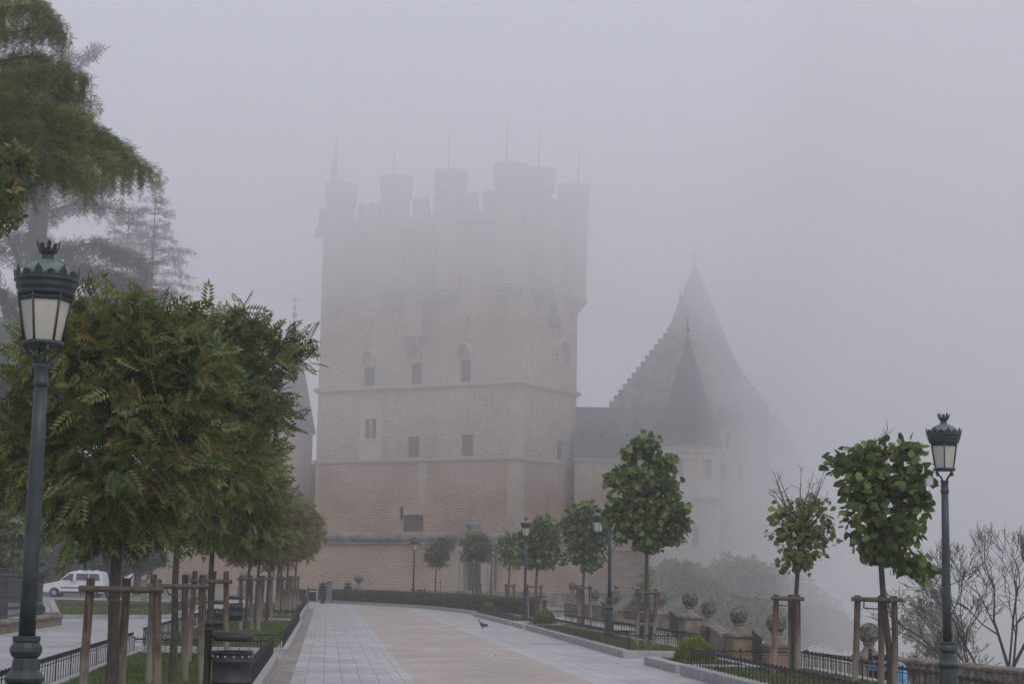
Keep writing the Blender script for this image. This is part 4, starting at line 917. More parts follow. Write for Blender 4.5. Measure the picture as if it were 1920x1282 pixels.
right_tree(1008, 75, 1006, [(1015, 985, 16, 16), (995, 1005, 22, 18), (1025, 1005, 24, 20), (1010, 1030, 30, 20), (1030, 1040, 20, 16), (1010, 1050, 26, 12), (990, 1035, 14, 14)],
           'bushy lime tree immediately right of the distant single lamp', 400, 6, .15, 1062, .06, spread=.16, droop=-.5)
right_tree(957, 86, 955, [(958, 1040, 20, 14), (950, 1020, 18, 14), (965, 1010, 14, 14), (945, 1045, 12, 10), (965, 1050, 14, 10)],
           'thin pale-leaved young tree left of the distant lamp', 130, 6, .14, 1062, .05, m=leaf_y, spread=.18, droop=-.3, bare=16, bare_box=(-.8, .6, 3.4, 4.6))
right_tree(894, 106, 897, [(893, 1025, 20, 17), (885, 1035, 14, 12), (903, 1038, 12, 12), (893, 1012, 14, 8)], 'round-headed young tree in front of the castle gateway', 160, 6, .22, 1052, .05, m=leaf_d, tm=SPR, spread=.2)
right_tree(819, 112, 819, [(820, 1045, 13, 14), (828, 1030, 13, 12), (812, 1040, 10, 10), (836, 1018, 7, 7)], 'small narrow young tree behind the hedge, right of the far lamp', 120, 6, .22, 1062, .05, m=leaf_d, tm=SPR, spread=.2)
tree_guard([1607, 1650, 1675], 24.2, 1.47, [(0, 2, -.05), (1, 2, -.06)], 'stake frame of three thick posts beside the right lamp', (xat(1650, 24.2), 24.2, .14), .045, dy=(-.25, .2, -.25))
tree_guard([1455, 1482, 1495], 30.8, 1.42, [(0, 2, -.06), (1, 2, -.06)], 'stake frame round the sparse half-bare tree', (xat(1487, 30.8), 30.8, .14), .052, dy=(-.2, .3, -.2))
tree_guard([1197, 1215, 1231], 44.0, 1.42, [(0, 2, -.09)], 'reddish stake frame round the tallest right tree', (xat(1215, 44), 44, .14), .05, dy=(-.2, .45, -.2))
tree_guard([1084, 1090, 1107], 65.6, 1.42, [(0, 2, -.09)], 'stake frame round the waisted lime tree', (xat(1094, 65.6), 65.6, .14), .055, dy=(-.2, .4, -.2))
tree_guard([990, 1016], 74.6, 1.4, [(0, 1, -.09)], 'two-post stake frame round the bushy lime tree', (xat(1006, 74.6), 74.6, .14), .055, dy=(-.2, -.2))
tree_guard([951, 965], 85.5, 1.42, [(0, 1, -.09)], 'two-post stake frame round the thin pale-leaved tree', (xat(957, 85.5), 85.5, .1), .06, dy=(-.2, -.2))
tree_guard([889, 896, 903], 106, 1.45, [(0, 2, -.09)], 'faint far stake frame before the castle gateway', (xat(896, 106), 106, 0), .055, dy=(-.2, .3, -.2))
tree_guard([818, 828], 111.5, 1.55, [(0, 1, -.09)], 'pale thin stake pair behind the hedge', (xat(822, 111.5), 111.5, 0), .03, dy=(-.2, -.2))
# ================================================================== CONIFERS
def conifer_branches(branches, twigs, tufts, tm, size, droop, hang, dens_r=.12):
    Ps, Ds, Ss = [], [], []; wood = MB()
    for pts, wid, r in branches:
        pts = [Vector(p) for p in pts]
        wood.tube(pts, [r * (1 - .85 * i / (len(pts) - 1)) for i in range(len(pts))], 6, False)
        seg = [(a, b, (b - a).length) for a, b in zip(pts, pts[1:])]; L = sum(s[2] for s in seg); nt_ = int(twigs * L)
        for k in range(nt_):
            t = (k + rnd.random()) / nt_; t = .06 + .94 * t; q = t * L
            for a, b, l in seg:
                if q <= l: break
                q -= l
            q = min(q, l); p = a.lerp(b, q / l); d = (b - a).normalized(); side = Vector((-d.y, d.x, 0)); side = side.normalized() if side.length > .01 else Vector((1, 0, 0))
            w = wid * (1 - .55 * t) * rnd.uniform(.35, 1.0); sg = rnd.choice((-1, 1)); dr = (side * sg * rnd.uniform(.5, 1) + d * rnd.uniform(.3, 1.1)).normalized()
            end = p + dr * w; n = max(3, int(tufts * w)); hz_ = hang * rnd.uniform(.4, 1.25) * (.45 + .55 * w / wid)
            for j in range(n):
                u = (j + rnd.random()) / n; x = p.lerp(end, u) + Vector((0, 0, -droop * w * u * u)); Ps.append(x + Vector((rnd.gauss(0, dens_r * .5), rnd.gauss(0, dens_r * .5), rnd.gauss(0, dens_r * .3)))); Ds.append((dr.x, dr.y, dr.z - .3 - droop * u)); Ss.append(size * rnd.uniform(.7, 1.25))
                nh = int(hz_ / (size * .55) * rnd.random())
                for h in range(nh):
                    Ps.append(x + Vector((rnd.gauss(0, .02), rnd.gauss(0, .02), -(h + 1) * size * .55))); Ds.append((rnd.gauss(0, .25), rnd.gauss(0, .25), -1)); Ss.append(size * rnd.uniform(.5, .95))
    return wood, np.array(Ps), np.array(Ds), np.array(Ss)
def conifer(name, loc, label, trunk, branches, twigs, tufts, size, droop, hang, group, m=cedar_m, cat='conifer', tm=BLD):
    e = empty(name, loc, 0, label, cat, group); tb = MB(); tb.tube(*trunk, 12); w, P, D, S = conifer_branches(branches, twigs, tufts, tm, size, droop, hang, max(size * .9, .14)); P[:, 2] += .12 * (size / .115) ** .5
    b0 = len(tb.v); tb.v += w.v; tb.f += [tuple(i + b0 for i in f) for f in w.f]; tb.build('trunk', bark_big, e); scatter('crown', tm[0], tm[1], P, D, S, m, e); return e
# near cedar, trunk out of frame on the left; branches sweep right and droop
Yc = 36.0; cl = Vector((xat(-330, Yc), Yc + 1, 0))
def pa(px, py, Y): return at(px, py, Y) - cl
br = []
def sweep(x0, y0, x1, y1, x2, y2, Ya, Yb, wid, r=.07): br.append(([pa(x0, y0, Yc + 1), pa((x0 + x1) / 2, (y0 + y1) / 2 - 14, (Ya + Yc) / 2), pa(x1, y1, Ya), pa(x2, y2, Yb)], wid, r))
for a in [(-330, 60, 40, -30, 118, 60, 35, 34.5, .9), (-330, 120, 30, 60, 100, 45, 35, 34, .7), (-330, 200, 60, 105, 165, 150, 35, 34, 1.0), (-330, 260, 80, 145, 165, 185, 36, 35.5, .9), (-330, 260, 20, 140, 100, 130, 33, 32, .9),
          (-330, 330, 120, 205, 235, 285, 35, 34, 1.1), (-330, 320, 60, 195, 150, 215, 33, 32, 1.0), (-330, 340, 20, 240, 80, 240, 32, 31, .9), (-330, 400, 150, 235, 292, 328, 36, 35, 1.1, .09), (-330, 400, 100, 262, 215, 305, 34, 33, 1.0),
          (-330, 430, 60, 282, 165, 310, 32, 31.5, 1.0), (-330, 380, 10, 170, 50, 190, 31, 30, .9), (-330, 100, 0, 15, 60, 10, 33, 32, .8), (-330, 430, 90, 312, 185, 335, 37, 37, .9), (-330, 440, 20, 310, 50, 325, 34, 34, .8)]:
    sweep(*a)
conifer('cedar_tree', cl, 'big near cedar with drooping fringed branches, top left', ([(0, 0, -.3), (.1, 0, 6), (0, 0, 14), (0, .1, 20)], [.55, .45, .35, .1]), br, 13, 34, .115, .5, 1.3, 'cedars on the left')
# far grey cedar behind it
Yf = 96.0; cl = Vector((xat(38, Yf), Yf, 0)); Yc = Yf; br = []
def s2(pts, wid, r=.16): br.append(([at(x, y, Yf + dy) - cl for x, y, dy in pts], wid, r))
s2([(38, 620, 0), (100, 470, -1), (180, 455, -2), (258, 492, -3)], 2.6); s2([(38, 470, 0), (80, 400, 0), (150, 380, 1), (235, 395, 1)], 1.8); s2([(40, 560, 0), (140, 500, -2), (230, 525, -3), (300, 560, -4)], 2.6)
s2([(38, 420, 0), (70, 330, 2), (150, 345, 3), (210, 350, 3)], 2.0); s2([(38, 760, 0), (90, 640, -2), (150, 560, -3), (240, 560, -3)], 2.2); s2([(40, 500, 0), (10, 430, 2), (-60, 440, 3)], 2.2)
s2([(38, 380, 0), (60, 240, 3), (110, 120, 4), (182, 96, 4)], 1.5, .12); s2([(38, 600, 0), (0, 540, 0), (-80, 600, 0)], 2.4); s2([(38, 820, 0), (0, 700, -2), (-80, 720, -3)], 2.2); s2([(38, 800, 0), (100, 720, -2), (160, 700, -3)], 2.0)
s2([(38, 300, 0), (0, 200, 0), (-70, 180, 0)], 2.5)
conifer('cedar_tree', cl, 'grey foggy cedar with thick trunk behind the near lamp', ([(0, 0, -.3), (.1, 0, 8), (-.1, 0, 18), (.3, 0, 27), (1.2, 0, 31)], [.85, .75, .62, .35, .1]), br, 6.5, 7, .46, .3, 1.3, 'cedars on the left', conif_m)
# pair of slim conifers
gp2 = 'slim conifers in the fog'
for i, (px, py, Y, hw, lb) in enumerate([(292, 366, 138, 5.0, 'taller slim conifer with layered branches, fading in fog'), (243, 388, 142, 4.2, 'shorter left one of the two slim foggy conifers'), ]):
    top = at(px, py, Y); cl = Vector((top.x, Y, 0)); br = []
    H_ = top.z; z = H_ - .6; k = 0
    while z > H_ * .35:
        f_ = (H_ - z) / (H_ * .5); L_ = min(hw, .5 + hw * (f_ * 1.5) ** .8) * rnd.uniform(.65, 1.1)
        for q in range(4):
            a = k * 1.1 + q * math.pi / 2 + rnd.uniform(-.3, .3); c_, s_ = math.cos(a), math.sin(a)
            br.append(([(0, 0, z), (c_ * L_ * .5, s_ * L_ * .5, z + .1), (c_ * L_, s_ * L_, z + .1 - .12 * L_)], 1.0, .05))
        z -= rnd.uniform(.75, 1.2); k += 1
    conifer('conifer_tree', cl, lb, ([(0, 0, -.3), (0, 0, H_ * .5), (0, 0, H_)], [.35, .22, .03]), br, 5, 7, .38, .1, .16, gp2, conif_m)
# dark conifer boughs behind the van, and undergrowth there
gbk = 'trees behind the white van'
def bgtree(name, px, Y, lobes, label, n, m=leaf_d, size=.35, group=gbk, trunk=2.5, r=.18, sp=.5, nl=6, z=0, **kw):
    loc = Vector((xat(px, Y), Y, z)); L = px_lobes(lobes, loc, Y)
    return lobed_tree(name, loc, L, trunk, r, n, nl, SPR, size, m, label, group, spread=sp, bm=bark_big, twigs=False, **kw)
bgtree('cypress_tree', 232, 124, [(240, 1010, 45, 40), (210, 1040, 40, 25), (262, 1030, 30, 30), (225, 970, 40, 35), (280, 1035, 18, 14)], 'dark evergreen hanging low just right of the van', 600, conif_m, .4, droop=-.7)
bgtree('leafy_tree', 120, 140, [(110, 1000, 60, 60), (160, 1030, 50, 45), (90, 1060, 60, 35), (150, 960, 60, 50), (180, 1070, 50, 25)], 'dull green bushy tree rising right behind the van', 700, leaf_d, .5)
bgtree('leafy_tree', 20, 128, [(10, 940, 60, 50), (30, 1000, 60, 50), (0, 880, 50, 60), (50, 1060, 50, 30), (-10, 1040, 50, 40)], 'broad bushy tree behind the iron railing, far left', 700, leaf_d, .5)
bgtree('leafy_tree', 12, 60, [(5, 930, 35, 60), (15, 990, 28, 55), (-20, 960, 40, 80), (20, 1020, 18, 30)], 'yellow-green drooping tree at the left picture edge', 420, leaf_y, .3, droop=-.9, trunk=3)
bgtree('leafy_tree', 40, 112, [(40, 720, 60, 70), (20, 800, 60, 70), (10, 660, 30, 60), (80, 800, 40, 60)], 'tall leafy tree wrapping the foot of the foggy cedar', 700, leaf_d, .45, trunk=8, r=.3)
bgtree('leafy_tree', -110, 26, [(18, 340, 20, 45), (-5, 385, 26, 36), (-40, 340, 40, 60), (28, 300, 12, 18)], 'reddish-leaved branch end peeking in below the near cedar', 170, leaf_a, .13, droop=-.9, trunk=4, r=.1, sp=.13)
# shrubs and trees beyond the balustrade
gsx = 'trees on the slope beyond the balustrade'
bgtree('slope_tree', 1275, 118, [(1275, 1095, 40, 20), (1250, 1115, 30, 25), (1300, 1110, 40, 25), (1265, 1080, 24, 10), (1240, 1140, 30, 20)], 'fresh green tree behind the first stone balls', 620, slope_l, .36, gsx, 1, .12, .6, z=-3)
bgtree('slope_tree', 1390, 135, [(1380, 1085, 36, 20), (1345, 1105, 36, 22), (1420, 1100, 36, 25), (1400, 1080, 26, 12), (1360, 1130, 50, 20)], 'highest foggy green tree beyond the balustrade', 700, slope_l, .42, gsx, 1, .14, .7, z=-4)
bgtree('slope_tree', 1470, 140, [(1470, 1120, 40, 26), (1440, 1140, 50, 25), (1510, 1135, 36, 22)], 'pale green shrubby tree fading between two staked trees', 620, slope_l, .42, gsx, 1, .14, .7, z=-5)
bgtree('slope_tree', 1340, 112, [(1340, 1150, 45, 20), (1300, 1160, 40, 20), (1390, 1150, 45, 20), (1430, 1170, 40, 20)], 'low green thicket right behind the balustrade', 800, slope_l, .34, gsx, .5, .1, .55, z=-3)
bgtree('slope_tree', 1540, 125, [(1540, 1170, 45, 25), (1580, 1190, 36, 22), (1500, 1180, 50, 25)], 'very faint tree low beyond the iron railing', 560, leaf_p, .34, gsx, .5, .1, .4, z=-6)
bgtree('slope_tree', 1750, 74, [(1735, 1150, 26, 12), (1770, 1160, 26, 14), (1720, 1180, 26, 14), (1790, 1185, 30, 16), (1750, 1205, 40, 16), (1700, 1160, 12, 12), (1705, 1125, 10, 8), (1735, 1120, 8, 6)], 'pale budding tree behind the right parapet', 120, leaf_p, .17, gsx, 1.5, .09, .25, z=-4.5)
# bare branching trees
def bare_tree(px, Y, ytop, z0, label, seed, lean=0, r=.09, levels=5, group='bare trees beyond the parapet', stems=3):
    rr = random.Random(seed); loc = Vector((xat(px, Y), Y, z0)); H_ = at(px, ytop, Y).z - z0; e = empty('bare_tree', loc, 0, label, 'tree', group); mb = MB()
    def grow(p, d, L, r_, lv):
        d = d.normalized(); q1 = p + d * L * .5 + Vector((rr.gauss(0, .03), rr.gauss(0, .03), 0)) * L; q2 = q1 + (d + Vector((rr.gauss(0, .12), rr.gauss(0, .12), rr.gauss(.05, .1)))).normalized() * L * .5
        r_ = max(r_, .007); mb.tube([p, q1, q2], [r_, r_ * .85, r_ * .7], 6 if lv > 2 else 4, False)
        if lv == 0: return
        n = 3 if lv in (1, 2, 4, 5) else 2
        for k in range(n):
            nd = (d + Vector((rr.gauss(0, .46), rr.gauss(0, .36), rr.gauss(.17, .25)))); s = q1.lerp(q2, rr.uniform(.3, 1)) if k else q2
            grow(s, nd, L * rr.uniform(.62, .82), r_ * .68 if k == 0 else r_ * .5, lv - 1)
    for k in range(stems):
        a = -.35 + .7 * k / max(1, stems - 1) + rr.gauss(0, .06) + lean; grow(Vector((rr.gauss(0, .1), rr.gauss(0, .1), 0)), Vector((a, rr.gauss(0, .15), 1)), H_ * .34, r * rr.uniform(.7, 1), levels)
    mb.build('trunk', twig_m, e); return e
bare_tree(1886, 52, 1000, -2.6, 'dark bare forked tree above the right parapet', 5, -.16, .085, 6, stems=3)
bare_tree(1915, 50, 1005, -2.6, 'bare tree cut by the right picture edge', 9, -.25, .085, 6, stems=2)
bare_tree(1800, 62, 1165, -3, 'small thin bare tree just right of the lamp post', 21, -.1, .045, 5, stems=3)
bare_tree(1758, 60, 1195, -3, 'low bare twiggy bush left of the lamp post', 33, 0, .035, 5, stems=3)
# ================================================================== BUSHES, HEDGE
def bush(px, py, Y, w, h, label):
    loc = Vector((xat(px, Y), Y, .12)); e = empty('clipped_bush', loc, 0, label, 'bush', 'clipped round bushes')
    n = 5200; u = nrm(rng.normal(size=(n, 3))); u[:, 2] = np.abs(u[:, 2]); rr = rng.uniform(.82, 1.0, n) + .04 * np.sin(u[:, 0] * 9) ; P = u * rr[:, None] * [w / 2, w / 2, h]
    D = u + rng.normal(0, .5, (n, 3)); D[:, 2] += .3; scatter('foliage', SPR[0], SPR[1], P, D, rng.uniform(.035, .075, n) * max(.8, w), bush_m, e)
    tw = MB(); tw.sphere((0, 0, h * .35), 1, 16, 8, (w * .36, w * .36, h * .48)); tw.build('twigs', twig_m, e); return e
bush(1303, 1213, 35.2, .82, .52, 'largest clipped bush, in the small stone box on the right')
bush(1023, 1155, 63.2, .8, .55, 'clipped bush in the middle, on the small kerbed block')
bush(919, 1138, 80.5, .85, .52, 'farthest clipped bush beside the hedge end')
hp = [gp(556, 1128), *endp[:6], gp(955, 1158), gp(1000, 1161)]
hp = [Vector((p.x, p.y, 0)) for p in hp]; hp[-2].y += 3; hp[-1].y += 5
he = empty('hedge', (hp[3].x, hp[3].y, 0), 0, 'low brownish-green clipped hedge closing the end of the street', 'hedge'); hb = MB(); Ps, Ds = [], []
for i, (a, b) in enumerate(zip(hp, hp[1:])):
    d = (b - a); L = d.length; d.normalize(); nn = Vector((-d.y, d.x, 0)); nn = nn if nn.y > 0 else -nn; a0, b0 = a + nn * .5, b + nn * .5; dpt, hh = 1.5, .74
    q = [a0 + nn * .15, b0 + nn * .15, b0 + nn * (dpt - .15), a0 + nn * (dpt - .15)]; hb.prism([(p.x - hp[3].x, p.y - hp[3].y) for p in q], .05, hh - .1)
    n = int(L * 1100); t = rng.uniform(0, L, n); k = rng.random(n); dd = np.where(k < .55, rng.uniform(-.02, .18, n), rng.uniform(0, dpt, n)); z = np.where(k < .55, rng.uniform(.05, hh, n), hh - rng.uniform(0, .12, n) + .05 * np.sin(t * 3))
    z = z + rng.normal(0, .02, n)
    X = (a0.x - hp[3].x) + d.x * t + nn.x * dd; Y_ = (a0.y - hp[3].y) + d.y * t + nn.y * dd; Ps.append(np.stack([X, Y_, z], 1)); D = rng.normal(0, .6, (n, 3)); D[:, 2] += .6; D[:, 1] -= .4; Ds.append(D)
hb.build('branches', twig_m, he); P = np.concatenate(Ps); scatter('foliage', SPR[0], SPR[1], P, np.concatenate(Ds), rng.uniform(.08, .15, len(P)), hedge_m, he)
# ================================================================== LOW HOOP FENCES
def low_fence(pts, label, h=.34, z=.15, step=.25, zf=None, group='low iron edging fences'):
    pts = [Vector((p[0], p[1], 0)) for p in pts]; o = pts[0]; e = empty('low_fence', (o.x, o.y, z), 0, label, 'low fence', group)
    rail, pk, knob, post = MB(), MB(), MB(), MB()
    for a, b in zip(pts, pts[1:]):
        L = (b - a).length; n = max(1, round(L / step)); d = (b - a).normalized(); A = a - o; B = b - o
        rail.tube([A + Vector((0, 0, h)), B + Vector((0, 0, h))], .016, 6); rail.tube([A + Vector((0, 0, h - .055)), B + Vector((0, 0, h - .055))], .007, 5)
        rz = math.atan2(d.y, d.x)
        for i in range(n + 1):
            p = A.lerp(B, i / n); big = i % 6 == 0
            (post if big else pk).box((p.x, p.y, h / 2 - (.06 if big else 0)), (.02 if big else .012, .02 if big else .012, h + (.1 if big else -.02)), rz)
            if i < n:
                q = A.lerp(B, (i + .5) / n); 
                for dx in (-.04, .04): knob.box((q.x + d.x * dx, q.y + d.y * dx, h + .012), (.055, .034, .042), rz, .6)
            knob.sphere((p.x, p.y, h + .035), .027, 6, 4)
    rail.build('rail', iron, e); pk.build('pickets', iron, e)['kind'] = 'stuff'; knob.build('cresting', iron, e)['kind'] = 'stuff'; post.build('posts', iron, e)['kind'] = 'stuff'; return e
low_fence([st(-3.92, 12), st(-3.92, 35.3)], 'iron edging fence on the left rim of the nearest left bed')
low_fence([st(-1.05, 12), st(-1.05, 35.4)], 'dark iron edging fence between near left bed and street')
low_fence([st(-3.9, 35.45), st(-1.1, 35.45)], 'iron edging fence across the far end of the nearest left bed', .25, step=.22)
low_fence([st(-4.0, 38.2), st(-4.0, 61.7)], 'iron edging fence on the left rim of the second left bed')
low_fence([st(-.93, 38.2), st(-.93, 61.7)], 'iron edging fence between second left bed and street')
low_fence([st(-3.95, 61.75), st(-.98, 61.75)], 'iron edging fence across the far end of the second left bed', .3, step=.25)
low_fence([st(-3.95, 38.15), st(-.98, 38.15)], 'iron edging fence across the front of the second left bed', .28, step=.25)
low_fence([st(-1.08, 63.9), st(-1.12, 98.8)], 'iron edging fence between third left bed and street')
low_fence([st(-4.05, 63.85), st(-1.15, 63.85)], 'iron edging fence across the front of the third left bed', .3, step=.25)
low_fence([gb[0] + Vector((.2, .3, 0)), gb[1] + Vector((-.2, .3, 0)), gb[2] + Vector((-.2, -.3, 0))], 'iron edging fence in front of the lawn by the white van', .36, step=.4)
low_fence([(-16, 34.4), (-10.3, 34.4), (-9.7, 27.2)], 'iron edging fence at the left picture edge beside the near lamp')
low_fence([st(6.88, 14), st(6.92, 32.7)], 'iron edging fence along the nearest right bed, street side', .32)
low_fence([st(6.92, 32.72), st(9.1, 32.72)], 'iron edging fence across the far end of the nearest right bed', .32, step=.3)
low_fence([st(9.0, 14), st(9.0, 32.5)], 'iron edging fence along the nearest right bed, terrace side', .32)
low_fence([st(7.0, 40), st(7.18, 60.8)], 'iron edging fence along the long right bed, street side', .36)
low_fence([st(8.8, 40), st(8.45, 60.8)], 'iron edging fence along the long right bed, terrace side', .36)
low_fence([st(7.02, 39.95), st(8.8, 39.95)], 'iron edging fence at the near end of the long right bed', .36, step=.3)
low_fence([st(7.15, 66), st(7.05, 80.8)], 'iron edging fence along the farthest right bed', .36)
low_fence([st(8.3, 63.6), st(9.6, 64.2)], 'short iron edging fence behind the middle clipped bush', .45, step=.3)
# ================================================================== BINS
def litter_bin(loc, label, rz=0, s=1.0, lid=True, hang=0.0):
    e = empty('litter_bin', loc, rz, label, 'litter bin', 'black iron litter bins'); e.scale = (s,) * 3
    p = MB(); p.lathe([(.05, 0), (.05, .05), (.038, .07), (.038, 1.04), (.046, 1.05), (.046, 1.07), (.03, 1.08)], 14, (-.27, 0, 0)); p.sphere((-.27, 0, 1.115), .042, 12, 8); p.build('post', iron, e, smooth=True)
    b = MB(); b.lathe([(.195, .36), (.20, .38), (.205, .5), (.213, .50), (.213, .51), (.205, .515), (.207, .72), (.215, .725), (.207, .73), (.21, .80), (.222, .81), (.222, .83), (.21, .83), (.2, .82), (.2, .42), (.01, .42)], 26)
    for k in range(14):
        pass
    bb = b.build('bucket', iron, e, smooth=True); rv = MB()
    for k in range(14): rv.sphere((math.cos(k * math.pi / 7) * .21, math.sin(k * math.pi / 7) * .21, .775), .013, 6, 4)
    rv.build('rivets', hub_m, bb)['kind'] = 'stuff'; a = MB(); a.box((-.235, 0, .75), (.06, .03, .03)); a.box((-.235, 0, .45), (.06, .03, .03)); a.build('bracket', iron, bb)
    l = MB(); l.lathe([(.01, .935), (.18, .937), (.205, .95), (.216, .975), (.212, 1.0), (.19, 1.02), (.15, 1.03), (.01, 1.032)], 26, (.0, 0, 0)); l.box((-.2, 0, .99), (.14, .035, .035)); l.build('lid', iron, e, smooth=True); return e
b0_ = litter_bin((xat(445, 18.7), 18.7, .1), 'nearest black litter bin with ball-topped post, beside the left bed')
bins = [(xat(447, 47), 47, .14, 0, 'black litter bin standing on the second left bed behind the stakes'), (xat(411, 40), 40, .12, 0, 'black litter bin hidden between the third tree and its stakes'), (xat(590, 97), 97, 0, 0, 'far litter bin at the street end, left side'),
        (xat(790, 103), 103, 0, math.pi, 'green-black litter bin behind the hedge beside the far lamp'), (xat(1018, 84), 84, -.05, 0, 'litter bin beyond the bushy lime tree'), (xat(1212, 50), 50, -.35, 0, 'litter bin half behind the stakes of the tallest right tree'),
        (xat(1655, 34), 34, -.62, 0, 'litter bin with a blue bag, among the nearest right stakes')]
for x, y, z, rz, lb in bins: copy_tree(b0_, (x, y, z), rz, lb)
# blue bag hanging on the last bin
bx = Vector((xat(1655, 34) + .30, 33.8, .06)); mb = MB(); n_ = 14; pr_ = [(.05, .18), (.10, .12), (.12, 0), (.15, -.15), (.17, -.30), (.15, -.40), (.06, -.47)]; vs = []
for (r_, z_) in pr_:
    for k in range(n_):
        a = 2 * math.pi * k / n_; q = r_ * (1 + .18 * math.sin(3 * a + z_ * 9) + .1 * math.sin(7 * a)); vs.append((q * .62 * math.cos(a) - z_ * .12, q * .6 * math.sin(a), z_))
fs = [(i * n_ + k, i * n_ + (k + 1) % n_, (i + 1) * n_ + (k + 1) % n_, (i + 1) * n_ + k) for i in range(len(pr_) - 1) for k in range(n_)] + [tuple((len(pr_) - 1) * n_ + k for k in range(n_))]
mb.add(vs, fs); o = mb.build('plastic_bag', blue_m, smooth=True); o.location = bx; o.scale = (1.45, 1.3, 1.15); tag(o, 'blue plastic bag hanging out of the bin behind the right stakes', 'plastic bag')
MB().lathe([(.215, .79), (.235, .78), (.24, .72), (.222, .64)], 20, ((xat(1655, 34) - bx.x) / 1.45, .15, -.60)).build('bag_rim', blue_m, o)
# ================================================================== BALUSTRADE WITH STONE BALLS
gpd = 'stone pedestals topped with balls'
peds = [(1627, 45.7, .5, -.78, 'pedestal beside the parapet end, ball behind the nearest right stakes'), (1455, 48, .5, -.70, 'brick-faced pedestal at the sparse tree, ball behind its stakes'), (1385, 53, .49, -.60, 'ochre-stone pedestal between wall and dark railing, ball fully visible'),
        (1329, 61, .49, -.42, 'pedestal at the sloping wall top, ball against the green tree'), (1294, 60, .5, -.35, 'pale pedestal between two railings, highest big ball'), (1240, 72, .5, -.22, 'pedestal just right of the reddish stake frame'),
        (1155, 76, .5, -.15, 'pedestal with a pigeon on its ball, right of the three-headed lamp'), (1117, 90, .48, -.10, 'pedestal with ball left of the three-headed lamp'), (1075, 118, .5, 0, 'small far pedestal and ball near the waisted lime tree')]
pw = {}
for px, Y, dm_, z0, lb in peds:
    yb = {1627: 1187, 1455: 1168, 1385: 1153.5, 1329: 1139.5, 1294: 1123.5, 1240: 1122, 1155: 1116.5, 1117: 1114, 1075: 1098}[px]
    zc_ = at(px, yb, Y).z; loc = Vector((xat(px, Y), Y, z0)); e = empty('ball_pedestal', loc, rnd.uniform(-.1, .1) + .2, lb, 'stone pedestal', gpd); h = zc_ - z0; r = dm_ * .55; pt = h - r - .38
    pm = brick_m if px == 1455 else (sand_m if px in (1385, 1627) else ped_m)
    MB().box((0, 0, pt / 2 - .4), (.62, .62, pt + .8 - .002)).build('pier', pm, e, bevel=.015)
    MB().box((0, 0, pt + .045), (.74, .74, .09)).build('cap', ped_m, e, bevel=.02)
    MB().lathe([(.34, pt + .09), (.33, pt + .12), (.20, pt + .20), (.13, pt + .30), (.12, pt + .34), (.17, pt + .38), (.14, pt + .42)], 16, rz=.785).build('neck', ped_m, e)
    s_ = MB().sphere((0, 0, h), r, 28, 20); rg = random.Random(px); s_.v = [tuple(Vector(v) + (Vector(v) - Vector((0, 0, h))) * rg.uniform(-.018, .018)) for v in s_.v]; s_.build('ball', ball_m, e, smooth=True); pw[px] = (loc, pt)
e = empty('ball_pedestal', (xat(675, 116), 116, 0), 0, 'pale far pedestal and ball behind the hedge, near the castle wall', 'stone pedestal', gpd)
zc_ = at(675, 1083, 116).z; MB().sphere((0, 0, zc_), .32, 20, 14).build('ball', cope_m, e, smooth=True); MB().lathe([(.34, zc_ - .75), (.3, zc_ - .62), (.14, zc_ - .4), (.12, zc_ - .3)], 14).build('neck', cope_m, e); MB().box((0, 0, (zc_ - .75) / 2), (.8, .8, zc_ - .75)).build('pier', cope_m, e)
for px, Y, lb in ((352, 112, 'faint ball pedestal behind the second left tree'), (385, 113, 'faint ball pedestal seen left of the third tree'), (458, 116, 'faint ball pedestal behind the fourth tree stakes')):
    pb = at(px, 1078, Y); copy_tree(e, (pb.x, Y, pb.z - zc_), .3, lb)
def iron_railing(a, b, za, zb_, h, label, step=.11, group='iron railings between the pedestals'):
    a = Vector(a); b = Vector(b); e = empty('iron_railing', (a.x, a.y, za), 0, label, 'railing', group); d = Vector((b.x - a.x, b.y - a.y, 0)); L = d.length; d.normalize(); n = int(L / step); rz = math.atan2(d.y, d.x); dz = zb_ - za
    T = MB(); T.tube([(0, 0, h), (d.x * L, d.y * L, h + dz)], .018, 6); T.tube([(0, 0, .1), (d.x * L, d.y * L, .1 + dz)], .014, 6); T.build('rail', iron, e); B_ = MB()
    for i in range(n + 1):
        t = i / n; B_.box((d.x * L * t, d.y * L * t, h / 2 + dz * t), (.014, .014, h + .02), rz)
        if i % 2 == 0: B_.sphere((d.x * L * t, d.y * L * t, h * .5 + dz * t), .02, 6, 4)
    B_.build('bars', iron, e)['kind'] = 'stuff'; return e
P_ = lambda px: pw[px][0]
iron_railing(P_(1455) + Vector((.4, 0, 0)), P_(1627) - Vector((.35, 0, 0)), -.74, -.80, .66, 'long iron railing between brick and ochre pedestals')
iron_railing(P_(1385) + Vector((.4, -.1, 0)), P_(1455) - Vector((.4, 0, 0)), -.62, -.70, .95, 'dark iron railing between ochre and brick pedestals', .07)
iron_railing(P_(1294) + Vector((.35, 0, 0)), P_(1329) - Vector((.3, 0, 0)), -.38, -.42, .95, 'short dark railing left of the sloping wall', .07)
iron_railing(P_(1240) + Vector((.35, 0, 0)), P_(1294) - Vector((.3, 0, 0)), -.25, -.35, .80, 'iron railing between two pale pedestals', .09)
iron_railing(P_(1155) + Vector((.3, 0, 0)), P_(1240) - Vector((.3, 0, 0)), -.16, -.22, .75, 'iron railing right of the pigeon pedestal', .1)
iron_railing(P_(1117) + Vector((.3, 0, 0)), P_(1155) - Vector((.3, 0, 0)), -.12, -.15, .8, 'iron railing behind the three-headed lamp', .1)
